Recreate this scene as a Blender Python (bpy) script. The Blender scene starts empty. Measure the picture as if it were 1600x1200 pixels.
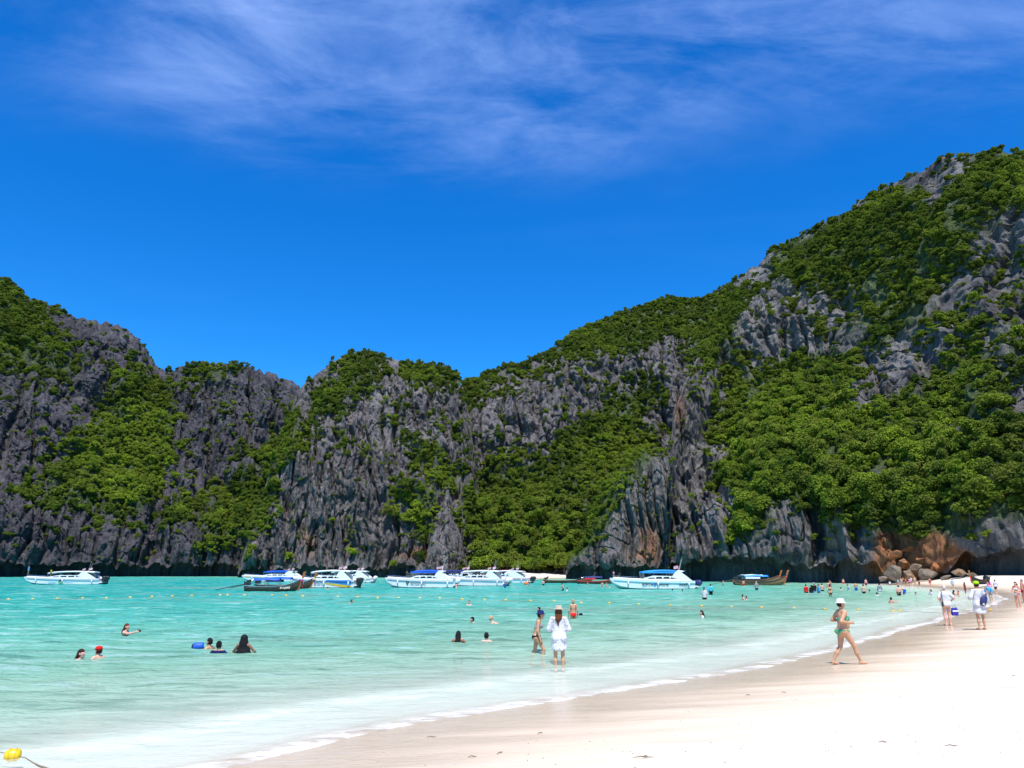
import bpy, bmesh, math, random
import numpy as np
from mathutils import Vector, Matrix, Euler

random.seed(7); rng = np.random.default_rng(7)
scene = bpy.context.scene
COL = scene.collection
R = math.radians

# ---------------------------------------------------------------- camera
CZ = 2.45                      # eye height above the still water
FPX, HORIZON = 1208.0, 893.0   # focal length and horizon row, measured on the 1600 x 1200 photograph
PITCH = math.atan((HORIZON - 600) / FPX)
cam_data = bpy.data.cameras.new('camera')
cam_data.sensor_width = 36.0
cam_data.lens = FPX / 1600 * 36.0
cam_data.clip_start, cam_data.clip_end = 0.1, 6000
camera = bpy.data.objects.new('camera', cam_data)
camera.location = (0, 0, CZ)
camera.rotation_euler = (math.pi / 2 + PITCH, 0, 0)
COL.objects.link(camera); scene.camera = camera

# ---------------------------------------------------------------- sky and sun
SUN_EL, SUN_AZ = R(65), R(176)          # azimuth clockwise from the view direction (+Y)
SKY_STRENGTH, SUN_STRENGTH, EXPOSURE = 0.122, 5.0, 0.50
world = bpy.data.worlds.new('World'); scene.world = world
world.use_nodes = True
wn, wl = world.node_tree.nodes, world.node_tree.links
wn.clear()
def W(t, **kw):
    n = wn.new(t)
    for k, v in kw.items(): setattr(n, k, v)
    return n
w_out, w_bg = W('ShaderNodeOutputWorld'), W('ShaderNodeBackground')
sky = W('ShaderNodeTexSky', sky_type='NISHITA', sun_disc=False)
sky.sun_elevation, sky.sun_rotation = SUN_EL, SUN_AZ
sky.altitude = 0; sky.air_density = 1.0; sky.dust_density = 0.15; sky.ozone_density = 4.0
hsv = W('ShaderNodeHueSaturation'); hsv.inputs['Saturation'].default_value = 1.38; hsv.inputs['Value'].default_value = 1.0
wl.new(sky.outputs[0], hsv.inputs['Color'])
tint = W('ShaderNodeMix', data_type='RGBA', blend_type='MULTIPLY'); tint.inputs[0].default_value = 1
tint.inputs[7].default_value = (0.33, 0.91, 1.22, 1)
wl.new(hsv.outputs[0], tint.inputs[6])
# thin cirrus on a flat layer high above the bay
geo = W('ShaderNodeTexCoord'); sep = W('ShaderNodeSeparateXYZ')
wl.new(geo.outputs['Generated'], sep.inputs[0])
def wmath(op, a, b=None, clamp=False):
    n = W('ShaderNodeMath', operation=op, use_clamp=clamp)
    for i, v in enumerate((a, b)):
        if v is None: continue
        if isinstance(v, (int, float)): n.inputs[i].default_value = v
        else: wl.new(v, n.inputs[i])
    return n.outputs[0]
zz = wmath('ADD', wmath('MAXIMUM', sep.outputs[2], 0.0), 0.06)
cx_, cy_ = wmath('ADD', wmath('DIVIDE', sep.outputs[0], zz), 0.58), wmath('DIVIDE', sep.outputs[1], zz)
comb = W('ShaderNodeCombineXYZ'); wl.new(cx_, comb.inputs[0]); wl.new(cy_, comb.inputs[1])
def wnoise(vec, loc, rot, sc, scale, detail, rough, dist=0.0):
    mp = W('ShaderNodeMapping'); mp.inputs['Location'].default_value = loc
    mp.inputs['Rotation'].default_value = (0, 0, rot); mp.inputs['Scale'].default_value = sc
    wl.new(vec, mp.inputs[0])
    n = W('ShaderNodeTexNoise'); wl.new(mp.outputs[0], n.inputs['Vector'])
    n.inputs['Scale'].default_value = scale; n.inputs['Detail'].default_value = detail
    n.inputs['Roughness'].default_value = rough; n.inputs['Distortion'].default_value = dist
    return n.outputs['Fac']
def wramp(v, a, b):
    n = W('ShaderNodeMapRange', interpolation_type='SMOOTHSTEP')
    wl.new(v, n.inputs[0]); n.inputs[1].default_value = a; n.inputs[2].default_value = b
    return n.outputs[0]
streak = wramp(wnoise(comb.outputs[0], (3.1, 1.7, 0), R(-38), (0.80, 1.10, 1), 2.0, 9, 0.62, 0.5), 0.40, 0.74)
fine = wramp(wnoise(comb.outputs[0], (7.7, 2.2, 0), R(-50), (0.55, 1.3, 1), 5.0, 8, 0.64, 0.5), 0.36, 0.78)
broad = wramp(wnoise(comb.outputs[0], (1.2, 8.8, 0), 0, (1, 1, 1), 0.9, 3, 0.55, 0.3), 0.34, 0.58)
near_zenith = wramp(sep.outputs[2], 0.42, 0.60)
cl = wmath('MULTIPLY', wmath('MULTIPLY', broad, near_zenith), wmath('ADD', wmath('MULTIPLY', streak, 0.75), wmath('MULTIPLY', fine, 0.45)), clamp=True)
haze_streak = wmath('MULTIPLY', wramp(wnoise(comb.outputs[0], (1.0, 9.0, 0), R(8), (0.16, 0.55, 1), 1.4, 5, 0.55, 0.5), 0.45, 0.85), 0.10)
cl_all = wmath('MINIMUM', wmath('ADD', wmath('MULTIPLY', cl, 0.64), haze_streak), 0.9)
cmix = W('ShaderNodeMix', data_type='RGBA'); wl.new(cl_all, cmix.inputs[0])
wl.new(tint.outputs[2], cmix.inputs[6]); cmix.inputs[7].default_value = (2.9, 4.2, 7.6, 1)
wl.new(cmix.outputs[2], w_bg.inputs[0]); w_bg.inputs[1].default_value = SKY_STRENGTH
wl.new(w_bg.outputs[0], w_out.inputs[0])

sun_data = bpy.data.lights.new('sun', 'SUN'); sun_data.energy = SUN_STRENGTH
sun_data.angle = R(0.53); sun_data.color = (1.0, 0.955, 0.88)
sun = bpy.data.objects.new('sun', sun_data); COL.objects.link(sun)
to_sun = Vector((math.sin(SUN_AZ) * math.cos(SUN_EL), math.cos(SUN_AZ) * math.cos(SUN_EL), math.sin(SUN_EL)))
sun.rotation_euler = to_sun.to_track_quat('Z', 'Y').to_euler()
sun.location = (60, -60, 150)

vs = scene.view_settings
vs.view_transform, vs.look, vs.exposure, vs.gamma, vs.use_curve_mapping = 'Standard', 'None', EXPOSURE, 1.0, False
scene.render.engine = 'CYCLES'
cy = scene.cycles
cy.max_bounces, cy.diffuse_bounces, cy.glossy_bounces, cy.transmission_bounces, cy.transparent_max_bounces = 6, 2, 2, 2, 6
cy.caustics_reflective = cy.caustics_refractive = False
cy.use_denoising = True

# ---------------------------------------------------------------- helpers
def ray(px, py):
    u, v = (px - 800) / FPX, (600 - py) / FPX
    return np.array([u, math.cos(PITCH) - v * math.sin(PITCH), math.sin(PITCH) + v * math.cos(PITCH)])
def at(px, py, z=0.0):
    d = ray(px, py); t = (z - CZ) / d[2]
    return np.array([d[0] * t, d[1] * t, z])
def at_r(px, py, r):
    d = ray(px, py); t = r / math.hypot(d[0], d[1])
    return np.array([d[0] * t, d[1] * t, CZ + d[2] * t])
def project(P):
    x, y, z = P[..., 0], P[..., 1], P[..., 2] - CZ
    f = y * math.cos(PITCH) + z * math.sin(PITCH)
    up = -y * math.sin(PITCH) + z * math.cos(PITCH)
    f = np.maximum(f, 0.01)
    return 800 + FPX * x / f, 600 - FPX * up / f

def _hash(ix, iy, iz, seed):
    h = (ix.astype(np.int64) * 374761393 + iy.astype(np.int64) * 668265263 + iz.astype(np.int64) * 2147483647 + seed * 1274126177) & 0xFFFFFFFF
    h = ((h ^ (h >> 13)) * 1274126177) & 0xFFFFFFFF
    h = (h ^ (h >> 16)) & 0xFFFFFFFF
    return h
def pnoise(x, y, z, seed=0):
    """gradient noise, about -1..1"""
    x, y, z = np.broadcast_arrays(np.asarray(x, float), np.asarray(y, float), np.asarray(z, float))
    ix, iy, iz = np.floor(x), np.floor(y), np.floor(z)
    fx, fy, fz = x - ix, y - iy, z - iz
    ux, uy, uz = (t * t * t * (t * (t * 6 - 15) + 10) for t in (fx, fy, fz))
    out = 0
    for dx in (0, 1):
        for dy in (0, 1):
            for dz in (0, 1):
                h = _hash(ix + dx, iy + dy, iz + dz, seed)
                gx = (h & 1023) / 511.5 - 1; gy = ((h >> 10) & 1023) / 511.5 - 1; gz = ((h >> 20) & 1023) / 511.5 - 1
                w = (ux if dx else 1 - ux) * (uy if dy else 1 - uy) * (uz if dz else 1 - uz)
                out = out + w * (gx * (fx - dx) + gy * (fy - dy) + gz * (fz - dz))
    return out * 1.25
def fbm(x, y, z, octaves=4, seed=0, gain=0.5):
    s, a = 0, 1.0
    for o in range(octaves):
        s = s + a * pnoise(x, y, z, seed + o * 17); x, y, z = x * 2.03, y * 2.03, z * 2.03; a *= gain
    return s
def ridged(x, y, z, octaves=3, seed=0, gain=0.5):
    s, a = 0, 1.0
    for o in range(octaves):
        s = s + a * (1 - np.abs(pnoise(x, y, z, seed + o * 31)) * 2); x, y, z = x * 2.1, y * 2.1, z * 2.1; a *= gain
    return s
def sstep(a, b, x):
    t = np.clip((x - a) / (b - a), 0, 1); return t * t * (3 - 2 * t)

def mesh_np(name, verts, quads, smooth=True):
    me = bpy.data.meshes.new(name)
    v = np.asarray(verts, np.float32).reshape(-1, 3); q = np.asarray(quads, np.int32)
    k = q.shape[1]
    me.vertices.add(len(v)); me.vertices.foreach_set('co', v.ravel())
    me.loops.add(q.size); me.loops.foreach_set('vertex_index', q.ravel())
    me.polygons.add(len(q)); me.polygons.foreach_set('loop_start', np.arange(0, q.size, k, dtype=np.int32))
    me.polygons.foreach_set('use_smooth', np.full(len(q), smooth))
    me.update(calc_edges=True); me.validate()
    return me
def attr(me, name, vals):
    a = me.attributes.new(name, 'FLOAT', 'POINT'); a.data.foreach_set('value', np.asarray(vals, np.float32).ravel())
def grid_quads(nr, nc):
    i = np.arange(nr * nc).reshape(nr, nc)
    return np.stack([i[:-1, :-1], i[:-1, 1:], i[1:, 1:], i[1:, :-1]], -1).reshape(-1, 4)
def tag(o, label=None, cat=None, group=None, kind=None):
    if label: o['label'] = label
    if cat: o['category'] = cat
    if group: o['group'] = group
    if kind: o['kind'] = kind
    return o
def link(name, me, mat=None, parent=None, loc=None, rot=None, scale=None):
    o = bpy.data.objects.new(name, me); COL.objects.link(o)
    if mat is not None and me is not None and len(me.materials) == 0: me.materials.append(mat)
    if parent is not None: o.parent = parent
    if loc is not None: o.location = loc
    if rot is not None: o.rotation_euler = rot
    if scale is not None: o.scale = scale
    return o
def empty(name, loc, rz=0.0, s=1.0):
    o = bpy.data.objects.new(name, None); COL.objects.link(o)
    o.location = loc; o.rotation_euler = (0, 0, rz); o.scale = (s, s, s); o.empty_display_size = 0.2
    return o
class NT:
    """small wrapper for building node materials"""
    def __init__(self, name):
        self.m = bpy.data.materials.new(name); self.m.use_nodes = True
        self.t = self.m.node_tree; self.t.nodes.clear()
        self.out = self.n('ShaderNodeOutputMaterial')
    def n(self, t, **kw):
        nd = self.t.nodes.new(t)
        for k, v in kw.items(): setattr(nd, k, v)
        return nd
    def l(self, a, b): self.t.links.new(a, b)
    def put(self, sock, v):
        if hasattr(v, 'is_linked') or isinstance(v, bpy.types.NodeSocket): self.l(v, sock)
        elif isinstance(v, tuple) and len(v) == 3 and sock.type == 'RGBA': sock.default_value = (*v, 1)
        else: sock.default_value = v
    def math(self, op, a, b=None, clamp=False):
        nd = self.n('ShaderNodeMath', operation=op, use_clamp=clamp); self.put(nd.inputs[0], a)
        if b is not None: self.put(nd.inputs[1], b)
        return nd.outputs[0]
    def mix(self, f, a, b, blend='MIX'):
        nd = self.n('ShaderNodeMix', data_type='RGBA', blend_type=blend)
        self.put(nd.inputs[0], f); self.put(nd.inputs[6], a); self.put(nd.inputs[7], b)
        return nd.outputs[2]
    def rng(self, v, a, b, c=0.0, d=1.0):
        nd = self.n('ShaderNodeMapRange', interpolation_type='SMOOTHSTEP'); self.put(nd.inputs[0], v)
        for i, q in enumerate((a, b, c, d)): nd.inputs[i + 1].default_value = q
        return nd.outputs[0]
    def attr(self, name, kind='GEOMETRY', col=False):
        nd = self.n('ShaderNodeAttribute', attribute_name=name, attribute_type=kind)
        return nd.outputs['Color'] if col else nd.outputs['Fac']
    def coords(self, scale=(1, 1, 1), rot=(0, 0, 0), loc=(0, 0, 0), which='Object'):
        tc = self.n('ShaderNodeTexCoord'); mp = self.n('ShaderNodeMapping'); self.l(tc.outputs[which], mp.inputs[0])
        mp.inputs['Scale'].default_value = scale; mp.inputs['Rotation'].default_value = rot; mp.inputs['Location'].default_value = loc
        return mp.outputs[0]
    def noise(self, vec, scale, detail=4, rough=0.5, dist=0.0):
        nd = self.n('ShaderNodeTexNoise'); self.l(vec, nd.inputs['Vector'])
        for k, v in (('Scale', scale), ('Detail', detail), ('Roughness', rough), ('Distortion', dist)): nd.inputs[k].default_value = v
        return nd.outputs['Fac']
    def bump(self, h, strength, dist, normal=None):
        nd = self.n('ShaderNodeBump'); self.put(nd.inputs['Height'], h)
        nd.inputs['Strength'].default_value = strength; nd.inputs['Distance'].default_value = dist
        if normal is not None: self.l(normal, nd.inputs['Normal'])
        return nd.outputs[0]
    def pbr(self, color, rough=0.5, normal=None, **kw):
        nd = self.n('ShaderNodeBsdfPrincipled'); self.put(nd.inputs['Base Color'], color); self.put(nd.inputs['Roughness'], rough)
        if normal is not None: self.l(normal, nd.inputs['Normal'])
        for k, v in kw.items(): self.put(nd.inputs[k.replace('_', ' ')], v)
        return nd.outputs[0]
    def done(self, shader): self.l(shader, self.out.inputs[0]); return self.m
_paint = {}
def paint(color, rough=0.45, spec=0.5, vary=0.10, metallic=0.0, scale=6.0):
    """plain painted or cloth surface with slight unevenness"""
    key = (tuple(round(c, 3) for c in color), rough, spec, vary, metallic, scale)
    if key not in _paint:
        t = NT('surface_%d' % len(_paint)); c = t.coords()
        nz = t.noise(c, scale, 5, 0.6)
        dark = tuple(x * (1 - 2 * vary) for x in color)
        col = t.mix(t.rng(nz, 0.25, 0.75), dark, tuple(color))
        b = t.bump(t.noise(c, scale * 6, 3), 0.15, 0.01)
        t.done(t.pbr(col, rough, b, Specular_IOR_Level=spec, Metallic=metallic)); _paint[key] = t.m
    return _paint[key]

# ---------------------------------------------------------------- shoreline, sand and seabed
shore_px = [(360, 1197), (450, 1175), (550, 1150), (675, 1124), (800, 1104), (975, 1077), (1100, 1057), (1200, 1040),
            (1325, 1010), (1420, 981), (1475, 968), (1520, 955), (1556, 943), (1570, 937), (1563, 931), (1535, 925.5),
            (1500, 921.5), (1450, 917.5), (1400, 914), (1370, 912), (1330, 910.5), (1285, 909.5), (1235, 909)]
shore = [(-70, -45), (-32, -14), (-14, 0.5), (-7.2, 6.4)] + [tuple(at(*p)[:2]) for p in shore_px]
shore += [(90, 230), (62, 262), tuple(at(905, 903.5)[:2]), tuple(at(860, 904.4)[:2]), tuple(at(800, 904.6)[:2]), tuple(at(740, 904)[:2]),
          tuple(at(690, 902)[:2]), (-40, 345), (-130, 400), (-220, 480), (-420, 520), (-900, 500), (-900, -300), (-200, -200)]
SH = np.array(shore)
def shore_distance(x, y):
    """signed distance to the waterline, positive over water"""
    P = np.stack([x, y], -1).reshape(-1, 2)
    best = np.full(len(P), 1e9); inside = np.zeros(len(P), bool)
    n = len(SH)
    for i in range(n):
        a, b = SH[i], SH[(i + 1) % n]
        ab = b - a
        t = np.clip(((P - a) @ ab) / (ab @ ab), 0, 1)
        d = np.hypot(P[:, 0] - a[0] - t * ab[0], P[:, 1] - a[1] - t * ab[1])
        best = np.minimum(best, d)
        cond = (a[1] > P[:, 1]) != (b[1] > P[:, 1])
        xs = a[0] + (P[:, 1] - a[1]) / (b[1] - a[1] + 1e-12) * ab[0]
        inside ^= cond & (P[:, 0] < xs)
    return np.where(inside, best, -best).reshape(np.shape(x))
def ground_z(x, y, detail=True):
    d = shore_distance(x, y)
    wob = 0.35 * pnoise(x * 0.16, y * 0.16, 0.0, 5) + 0.15 * pnoise(x * 0.5, y * 0.5, 0.0, 6)
    ds = d + wob * np.clip(np.hypot(x, y) / 25, 0.5, 2.0)
    deep = -0.055 * ds * (1 - 0.0) ; deep = -4.2 * (1 - np.exp(np.minimum(-0.0165 * np.maximum(ds, 0), 0)))
    # a low bar of sand a few metres out, as the pale bands in the shallows show
    deep = deep + 0.11 * np.exp(-((ds - 4.2) / 1.5) ** 2) + 0.05 * np.exp(-((ds - 8.5) / 1.6) ** 2)
    far_beach = sstep(60, 95, y) * sstep(20, 40, x)      # the far end of the beach is steeper
    cove = sstep(235, 255, y) * sstep(-45, -25, x)
    land = np.minimum((0.052 + 0.075 * far_beach + 0.03 * cove) * np.maximum(-ds, 0), 1.05 + 0.55 * far_beach + 0.9 * cove + 0.010 * np.maximum(-ds, 0))
    land = np.minimum(land, 2.4)
    z = np.where(ds > 0, deep, land)
    if detail:
        z = z + np.where(ds < 0, 0.012 * fbm(x * 0.9, y * 0.9, 0, 3, 9) * np.clip(-ds / 2, 0, 1), 0.02 * pnoise(x * 0.7, y * 0.7, 0, 12) * np.clip(ds / 3, 0, 1))
    return z, ds
def polar_sheet(az, r):
    A, RR = np.meshgrid(az, r)
    return RR * np.sin(A), RR * np.cos(A)
az_view = np.concatenate([np.linspace(-math.pi, -R(46), 40)[:-1], np.linspace(-R(46), R(46), 560), np.linspace(R(46), math.pi, 40)[1:]])
r_sheet = np.concatenate([[0.02], np.geomspace(0.8, 8, 24)[:-1], np.geomspace(8, 420, 230)[:-1], np.geomspace(420, 2600, 14)])
X, Y = polar_sheet(az_view, r_sheet)
Z, DS = ground_z(X, Y)
gm = mesh_np('ground', np.stack([X, Y, Z], -1), grid_quads(*X.shape)[:, ::-1])
attr(gm, 'inland', np.clip(-DS, -50, 200)); attr(gm, 'height', Z)
t = NT('coral_sand')
c = t.coords(); cs = t.coords(scale=(0.25, 1.6, 1.0), rot=(0, 0, R(-28)))
inl = t.attr('inland')
edge = t.math('ADD', inl, t.math('MULTIPLY', t.math('SUBTRACT', t.noise(cs, 0.55, 5, 0.6), 0.5), 5.0))
dry = t.rng(edge, 1.4, 9.0)
grain = t.noise(c, 40, 4, 0.7)
patch = t.noise(cs, 1.3, 6, 0.65)
wetc = t.mix(patch, (0.55, 0.425, 0.30), (0.65, 0.53, 0.395))
dryc = t.mix(patch, (0.55, 0.50, 0.42), (0.66, 0.615, 0.53))
dryc = t.mix(t.rng(grain, 0.66, 0.80), dryc, (0.42, 0.36, 0.30))
lines = t.rng(t.noise(t.coords(scale=(0.10, 2.2, 1.0), rot=(0, 0, R(-6))), 2.6, 6, 0.7), 0.56, 0.72)
dryc = t.mix(t.math('MULTIPLY', lines, 0.9), dryc, (0.37, 0.29, 0.21))
wetc = t.mix(t.math('MULTIPLY', t.rng(t.noise(t.coords(scale=(0.10, 2.0, 1.0), rot=(0, 0, R(-8)), loc=(3, 8, 0)), 2.2, 5, 0.7), 0.55, 0.70), 0.7), wetc, (0.62, 0.56, 0.48))
sand_col = t.mix(dry, wetc, dryc)
weed = t.rng(t.noise(t.coords(scale=(0.05, 0.16, 1), loc=(2.2, 0.4, 0)), 1.0, 4, 0.6), 0.56, 0.66)
under = t.rng(inl, -2.5, -6.0)
sand_col = t.mix(t.math('MULTIPLY', weed, under), sand_col, (0.20, 0.22, 0.15))
sand_col = t.mix(t.rng(inl, -0.1, -1.2), sand_col, t.mix(t.math('MULTIPLY', weed, under), (0.76, 0.74, 0.65), (0.24, 0.26, 0.17)))
sand_rough = t.rng(edge, 0.5, 6.0, 0.10, 0.85)
bmp = t.bump(t.math('ADD', t.noise(cs, 5, 6, 0.65), t.math('MULTIPLY', grain, 0.25)), 0.35, 0.03)
bmp = t.bump(t.noise(c, 2.2, 4, 0.6), 0.30, 0.06, bmp)
t.done(t.pbr(sand_col, sand_rough, bmp, Specular_IOR_Level=t.rng(edge, 0.5, 4.0, 0.5, 0.1)))
tag(link('beach', gm, t.m), 'white coral sand beach with a wet tan strip along the water', kind='structure')

# ---------------------------------------------------------------- sea
r_w = np.concatenate([[0.02], np.geomspace(1.5, 7, 10)[:-1], np.geomspace(7, 60, 420)[:-1], np.geomspace(60, 520, 150)[:-1], np.geomspace(520, 2600, 10)])
az_w = np.concatenate([np.linspace(-math.pi, -R(40), 24)[:-1], np.linspace(-R(40), R(40), 720), np.linspace(R(40), math.pi, 24)[1:]])
X, Y = polar_sheet(az_w, r_w)
GZ, DSW = ground_z(X, Y, False)
amp = np.clip(DSW / 9 + 0.16, 0.06, 1.0) * np.clip(np.hypot(X, Y) / 18, 0.5, 1.6)
wave = 0.065 * fbm(X * 0.16, Y * 0.34, 0, 3, 40, 0.5) + 0.075 * (ridged(X * 0.38 + 0.15 * Y, Y * 0.95, 3.0, 3, 44, 0.5) - 0.9) * (0.7 + 0.6 * pnoise(X * 0.07, Y * 0.1, 0, 47)) + 0.018 * pnoise(X * 1.2, Y * 2.4, 1.0, 48)
ph = DSW * 1.9 + 1.2 * pnoise(X * 0.12, Y * 0.12, 1.0, 3)
wave = wave + 0.030 * np.maximum(np.sin(ph), 0) ** 3 * np.exp(-np.maximum(DSW, 0) / 9)
WZ = wave * amp * 0.9 + 0.006
wm = mesh_np('water', np.stack([X, Y, WZ], -1), grid_quads(*X.shape)[:, ::-1])
attr(wm, 'depth', WZ - GZ); attr(wm, 'offshore', DSW)
t = NT('clear_tropical_water')
depth = t.attr('depth'); offs = t.attr('offshore')
big = t.noise(t.coords(scale=(0.012, 0.03, 1)), 1.0, 4, 0.6)
dvar = t.math('ADD', depth, t.math('MULTIPLY', t.math('SUBTRACT', big, 0.5), t.math('MULTIPLY', depth, 0.9)))
ramp = t.n('ShaderNodeValToRGB'); t.l(t.math('DIVIDE', dvar, 4.0), ramp.inputs[0])
cr = ramp.color_ramp
cr.elements[0].position = 0.0; cr.elements[0].color = (0.80, 0.91, 0.78, 1)
cr.elements[1].position = 1.0; cr.elements[1].color = (0.006, 0.365, 0.325, 1)
for p, col in ((0.07, (0.60, 0.82, 0.63)), (0.18, (0.31, 0.61, 0.405)), (0.38, (0.140, 0.52, 0.375)), (0.7, (0.030, 0.425, 0.345))):
    e = cr.elements.new(p); e.color = (*col, 1)
w1 = t.noise(t.coords(scale=(0.55, 1.25, 1), rot=(0, 0, R(-12))), 1.5, 5, 0.62, 0.4)
w2 = t.noise(t.coords(scale=(0.8, 1.5, 1), rot=(0, 0, R(15))), 5.5, 4, 0.6, 0.3)
w0 = t.noise(t.coords(scale=(0.14, 0.5, 1), rot=(0, 0, R(-10))), 1.0, 4, 0.6, 0.3)
hgt = t.math('ADD', t.math('ADD', w1, t.math('MULTIPLY', w2, 0.22)), t.math('MULTIPLY', w0, 1.6))
nrm = t.bump(hgt, 1.0, 0.45)
nrm2 = t.bump(hgt, 1.0, 0.20)
opac = t.math('SUBTRACT', 1.0, t.math('EXPONENT', t.math('MULTIPLY', t.math('MAXIMUM', depth, 0.0), -1.7)))
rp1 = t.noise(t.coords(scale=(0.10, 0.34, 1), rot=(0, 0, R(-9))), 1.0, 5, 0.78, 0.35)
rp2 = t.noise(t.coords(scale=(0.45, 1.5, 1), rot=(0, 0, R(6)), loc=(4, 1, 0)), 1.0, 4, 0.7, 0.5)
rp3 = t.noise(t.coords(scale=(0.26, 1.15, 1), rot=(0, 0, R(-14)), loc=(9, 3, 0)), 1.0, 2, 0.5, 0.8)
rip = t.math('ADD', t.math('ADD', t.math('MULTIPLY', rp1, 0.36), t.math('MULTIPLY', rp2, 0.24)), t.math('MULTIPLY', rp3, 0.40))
# sunlit ripple flecks and dark wave-back streaks painted into the water colour
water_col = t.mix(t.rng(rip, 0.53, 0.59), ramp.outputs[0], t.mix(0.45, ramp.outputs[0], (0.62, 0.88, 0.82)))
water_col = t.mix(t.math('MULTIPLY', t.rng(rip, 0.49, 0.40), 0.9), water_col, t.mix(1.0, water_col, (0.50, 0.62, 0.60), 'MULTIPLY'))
sand_patch = t.rng(t.noise(t.coords(scale=(0.022, 0.085, 1), rot=(0, 0, R(-6)), loc=(6.3, 2.1, 0)), 1.0, 4, 0.6, 0.4), 0.50, 0.66)
water_col = t.mix(t.math('MULTIPLY', t.math('MULTIPLY', sand_patch, t.rng(depth, 0.3, 0.8)), 0.50), water_col, (0.25, 0.36, 0.25))
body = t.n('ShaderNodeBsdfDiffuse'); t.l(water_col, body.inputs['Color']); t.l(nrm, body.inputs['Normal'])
clear = t.n('ShaderNodeBsdfTransparent'); t.l(t.mix(t.rng(depth, 0.0, 1.8), (1.0, 1.0, 1.0), (0.42, 0.93, 0.84)), clear.inputs['Color'])
ms = t.n('ShaderNodeMixShader'); t.l(opac, ms.inputs[0]); t.l(clear.outputs[0], ms.inputs[1]); t.l(body.outputs[0], ms.inputs[2])
fres = t.n('ShaderNodeFresnel'); fres.inputs['IOR'].default_value = 1.33; t.l(nrm2, fres.inputs['Normal'])
gl = t.n('ShaderNodeBsdfGlossy'); gl.inputs['Roughness'].default_value = 0.06; t.l(nrm2, gl.inputs['Normal'])
gf = t.math('MULTIPLY', t.math('MINIMUM', fres.outputs[0], 0.34), t.rng(depth, 0.0, 1.0, 0.15, 1.0))
ms2 = t.n('ShaderNodeMixShader'); t.l(gf, ms2.inputs[0]); t.l(ms.outputs[0], ms2.inputs[1]); t.l(gl.outputs[0], ms2.inputs[2])
# thin foam along the lapping edge
fo = t.noise(t.coords(scale=(0.5, 1.2, 1), rot=(0, 0, R(-25))), 2.2, 7, 0.72, 0.5)
foam_edge = t.math('MULTIPLY', t.rng(depth, 0.045, 0.010), t.rng(fo, 0.38, 0.62))
foam_line = t.math('MULTIPLY', t.math('MULTIPLY', t.rng(t.math('SINE', t.math('ADD', t.math('MULTIPLY', offs, 1.9), t.math('MULTIPLY', w0, 6.0))), 0.45, 0.98), t.rng(fo, 0.44, 0.62)), t.rng(offs, 6.5, 1.5))
foam_f = t.math('MINIMUM', t.math('ADD', t.math('MULTIPLY', foam_edge, 0.6), t.math('MULTIPLY', foam_line, 0.22)), 0.85)
foam = t.n('ShaderNodeBsdfDiffuse'); foam.inputs['Color'].default_value = (0.84, 0.87, 0.86, 1)
ms3 = t.n('ShaderNodeMixShader'); t.l(foam_f, ms3.inputs[0]); t.l(ms2.outputs[0], ms3.inputs[1]); t.l(foam.outputs[0], ms3.inputs[2])
t.done(ms3.outputs[0])
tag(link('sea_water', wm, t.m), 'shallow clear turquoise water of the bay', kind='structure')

# ---------------------------------------------------------------- limestone cliffs
# how densely plants cover the walls, read off the photograph in 40-pixel steps (rows from y = 240 down)
VEG = """
0000000000000000000000000000000000004488
0000000000000000000000000000000000773688
0000000000000000000000000000000078889974
0000000000000000000000000000027888898744
5000000000000000000000000000237788886554
7400000000000000000000000999854556776333
8732400000000000000000899869733446874455
8753330000000670000008767438633455635456
5674453675310763898654322225668986242985
4334797231119623226311137754699983568984
2224897242272235331212687337999998998566
1248986223762223733523889889299999978798
2589995236631112483689999345889899566998
4567674468511116837999993111475898759999
1134543578322222728999981001675456898855
1022212254121222332999930001443122112411
0000000000000000009999000000000000000000
""".split()
VEG = np.array([[int(ch) for ch in row[:40].ljust(40, '0')] for row in VEG], float) / 9
VEG[9:15, 26] = np.minimum(VEG[9:15, 26], 0.08); VEG[9:15, 27] *= 0.6       # the bare face beside the tall crack
def veg_at(px, py):
    gx = np.clip(px / 40 - 0.5, 0, 38.999); gy = np.clip((py - 240) / 40 - 0.5, 0, 15.999)
    ix, iy = gx.astype(int), gy.astype(int); fx, fy = gx - ix, gy - iy
    return (VEG[iy, ix] * (1 - fx) * (1 - fy) + VEG[iy, ix + 1] * fx * (1 - fy) + VEG[iy + 1, ix] * (1 - fx) * fy + VEG[iy + 1, ix + 1] * fx * fy)
def blobs(px, py, lst):
    s = 0
    for (x, y, rx, ry, w) in lst: s = s + w * np.exp(-(((px - x) / rx) ** 2 + ((py - y) / ry) ** 2))
    return s
RUST = [(1428, 858, 62, 36, 1.7), (1400, 892, 50, 16, 1.0), (1505, 872, 30, 20, 0.5), (1475, 572, 8, 22, 0.8), (1018, 840, 26, 60, 0.60), (985, 872, 36, 16, 0.4), (1062, 640, 20, 50, 0.5),
        (482, 850, 14, 34, 0.65), (445, 800, 24, 50, 0.35), (655, 862, 22, 14, 0.6), (600, 870, 80, 12, 0.35), (640, 740, 16, 40, 0.4), (180, 868, 60, 14, 0.35), (710, 775, 20, 20, 0.4), (1590, 640, 14, 60, 0.4)]
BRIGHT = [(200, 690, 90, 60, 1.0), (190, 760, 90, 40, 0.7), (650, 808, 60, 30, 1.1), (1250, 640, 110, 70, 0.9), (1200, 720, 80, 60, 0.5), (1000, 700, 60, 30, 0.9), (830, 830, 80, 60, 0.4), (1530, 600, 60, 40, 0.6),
          (1440, 700, 90, 60, 0.45), (420, 830, 40, 40, 0.5), (1100, 600, 30, 50, 0.6), (1560, 300, 60, 40, 0.4), (1350, 300, 80, 30, 0.4), (1150, 850, 60, 40, 0.5), (960, 760, 50, 30, 0.4)]
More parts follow.
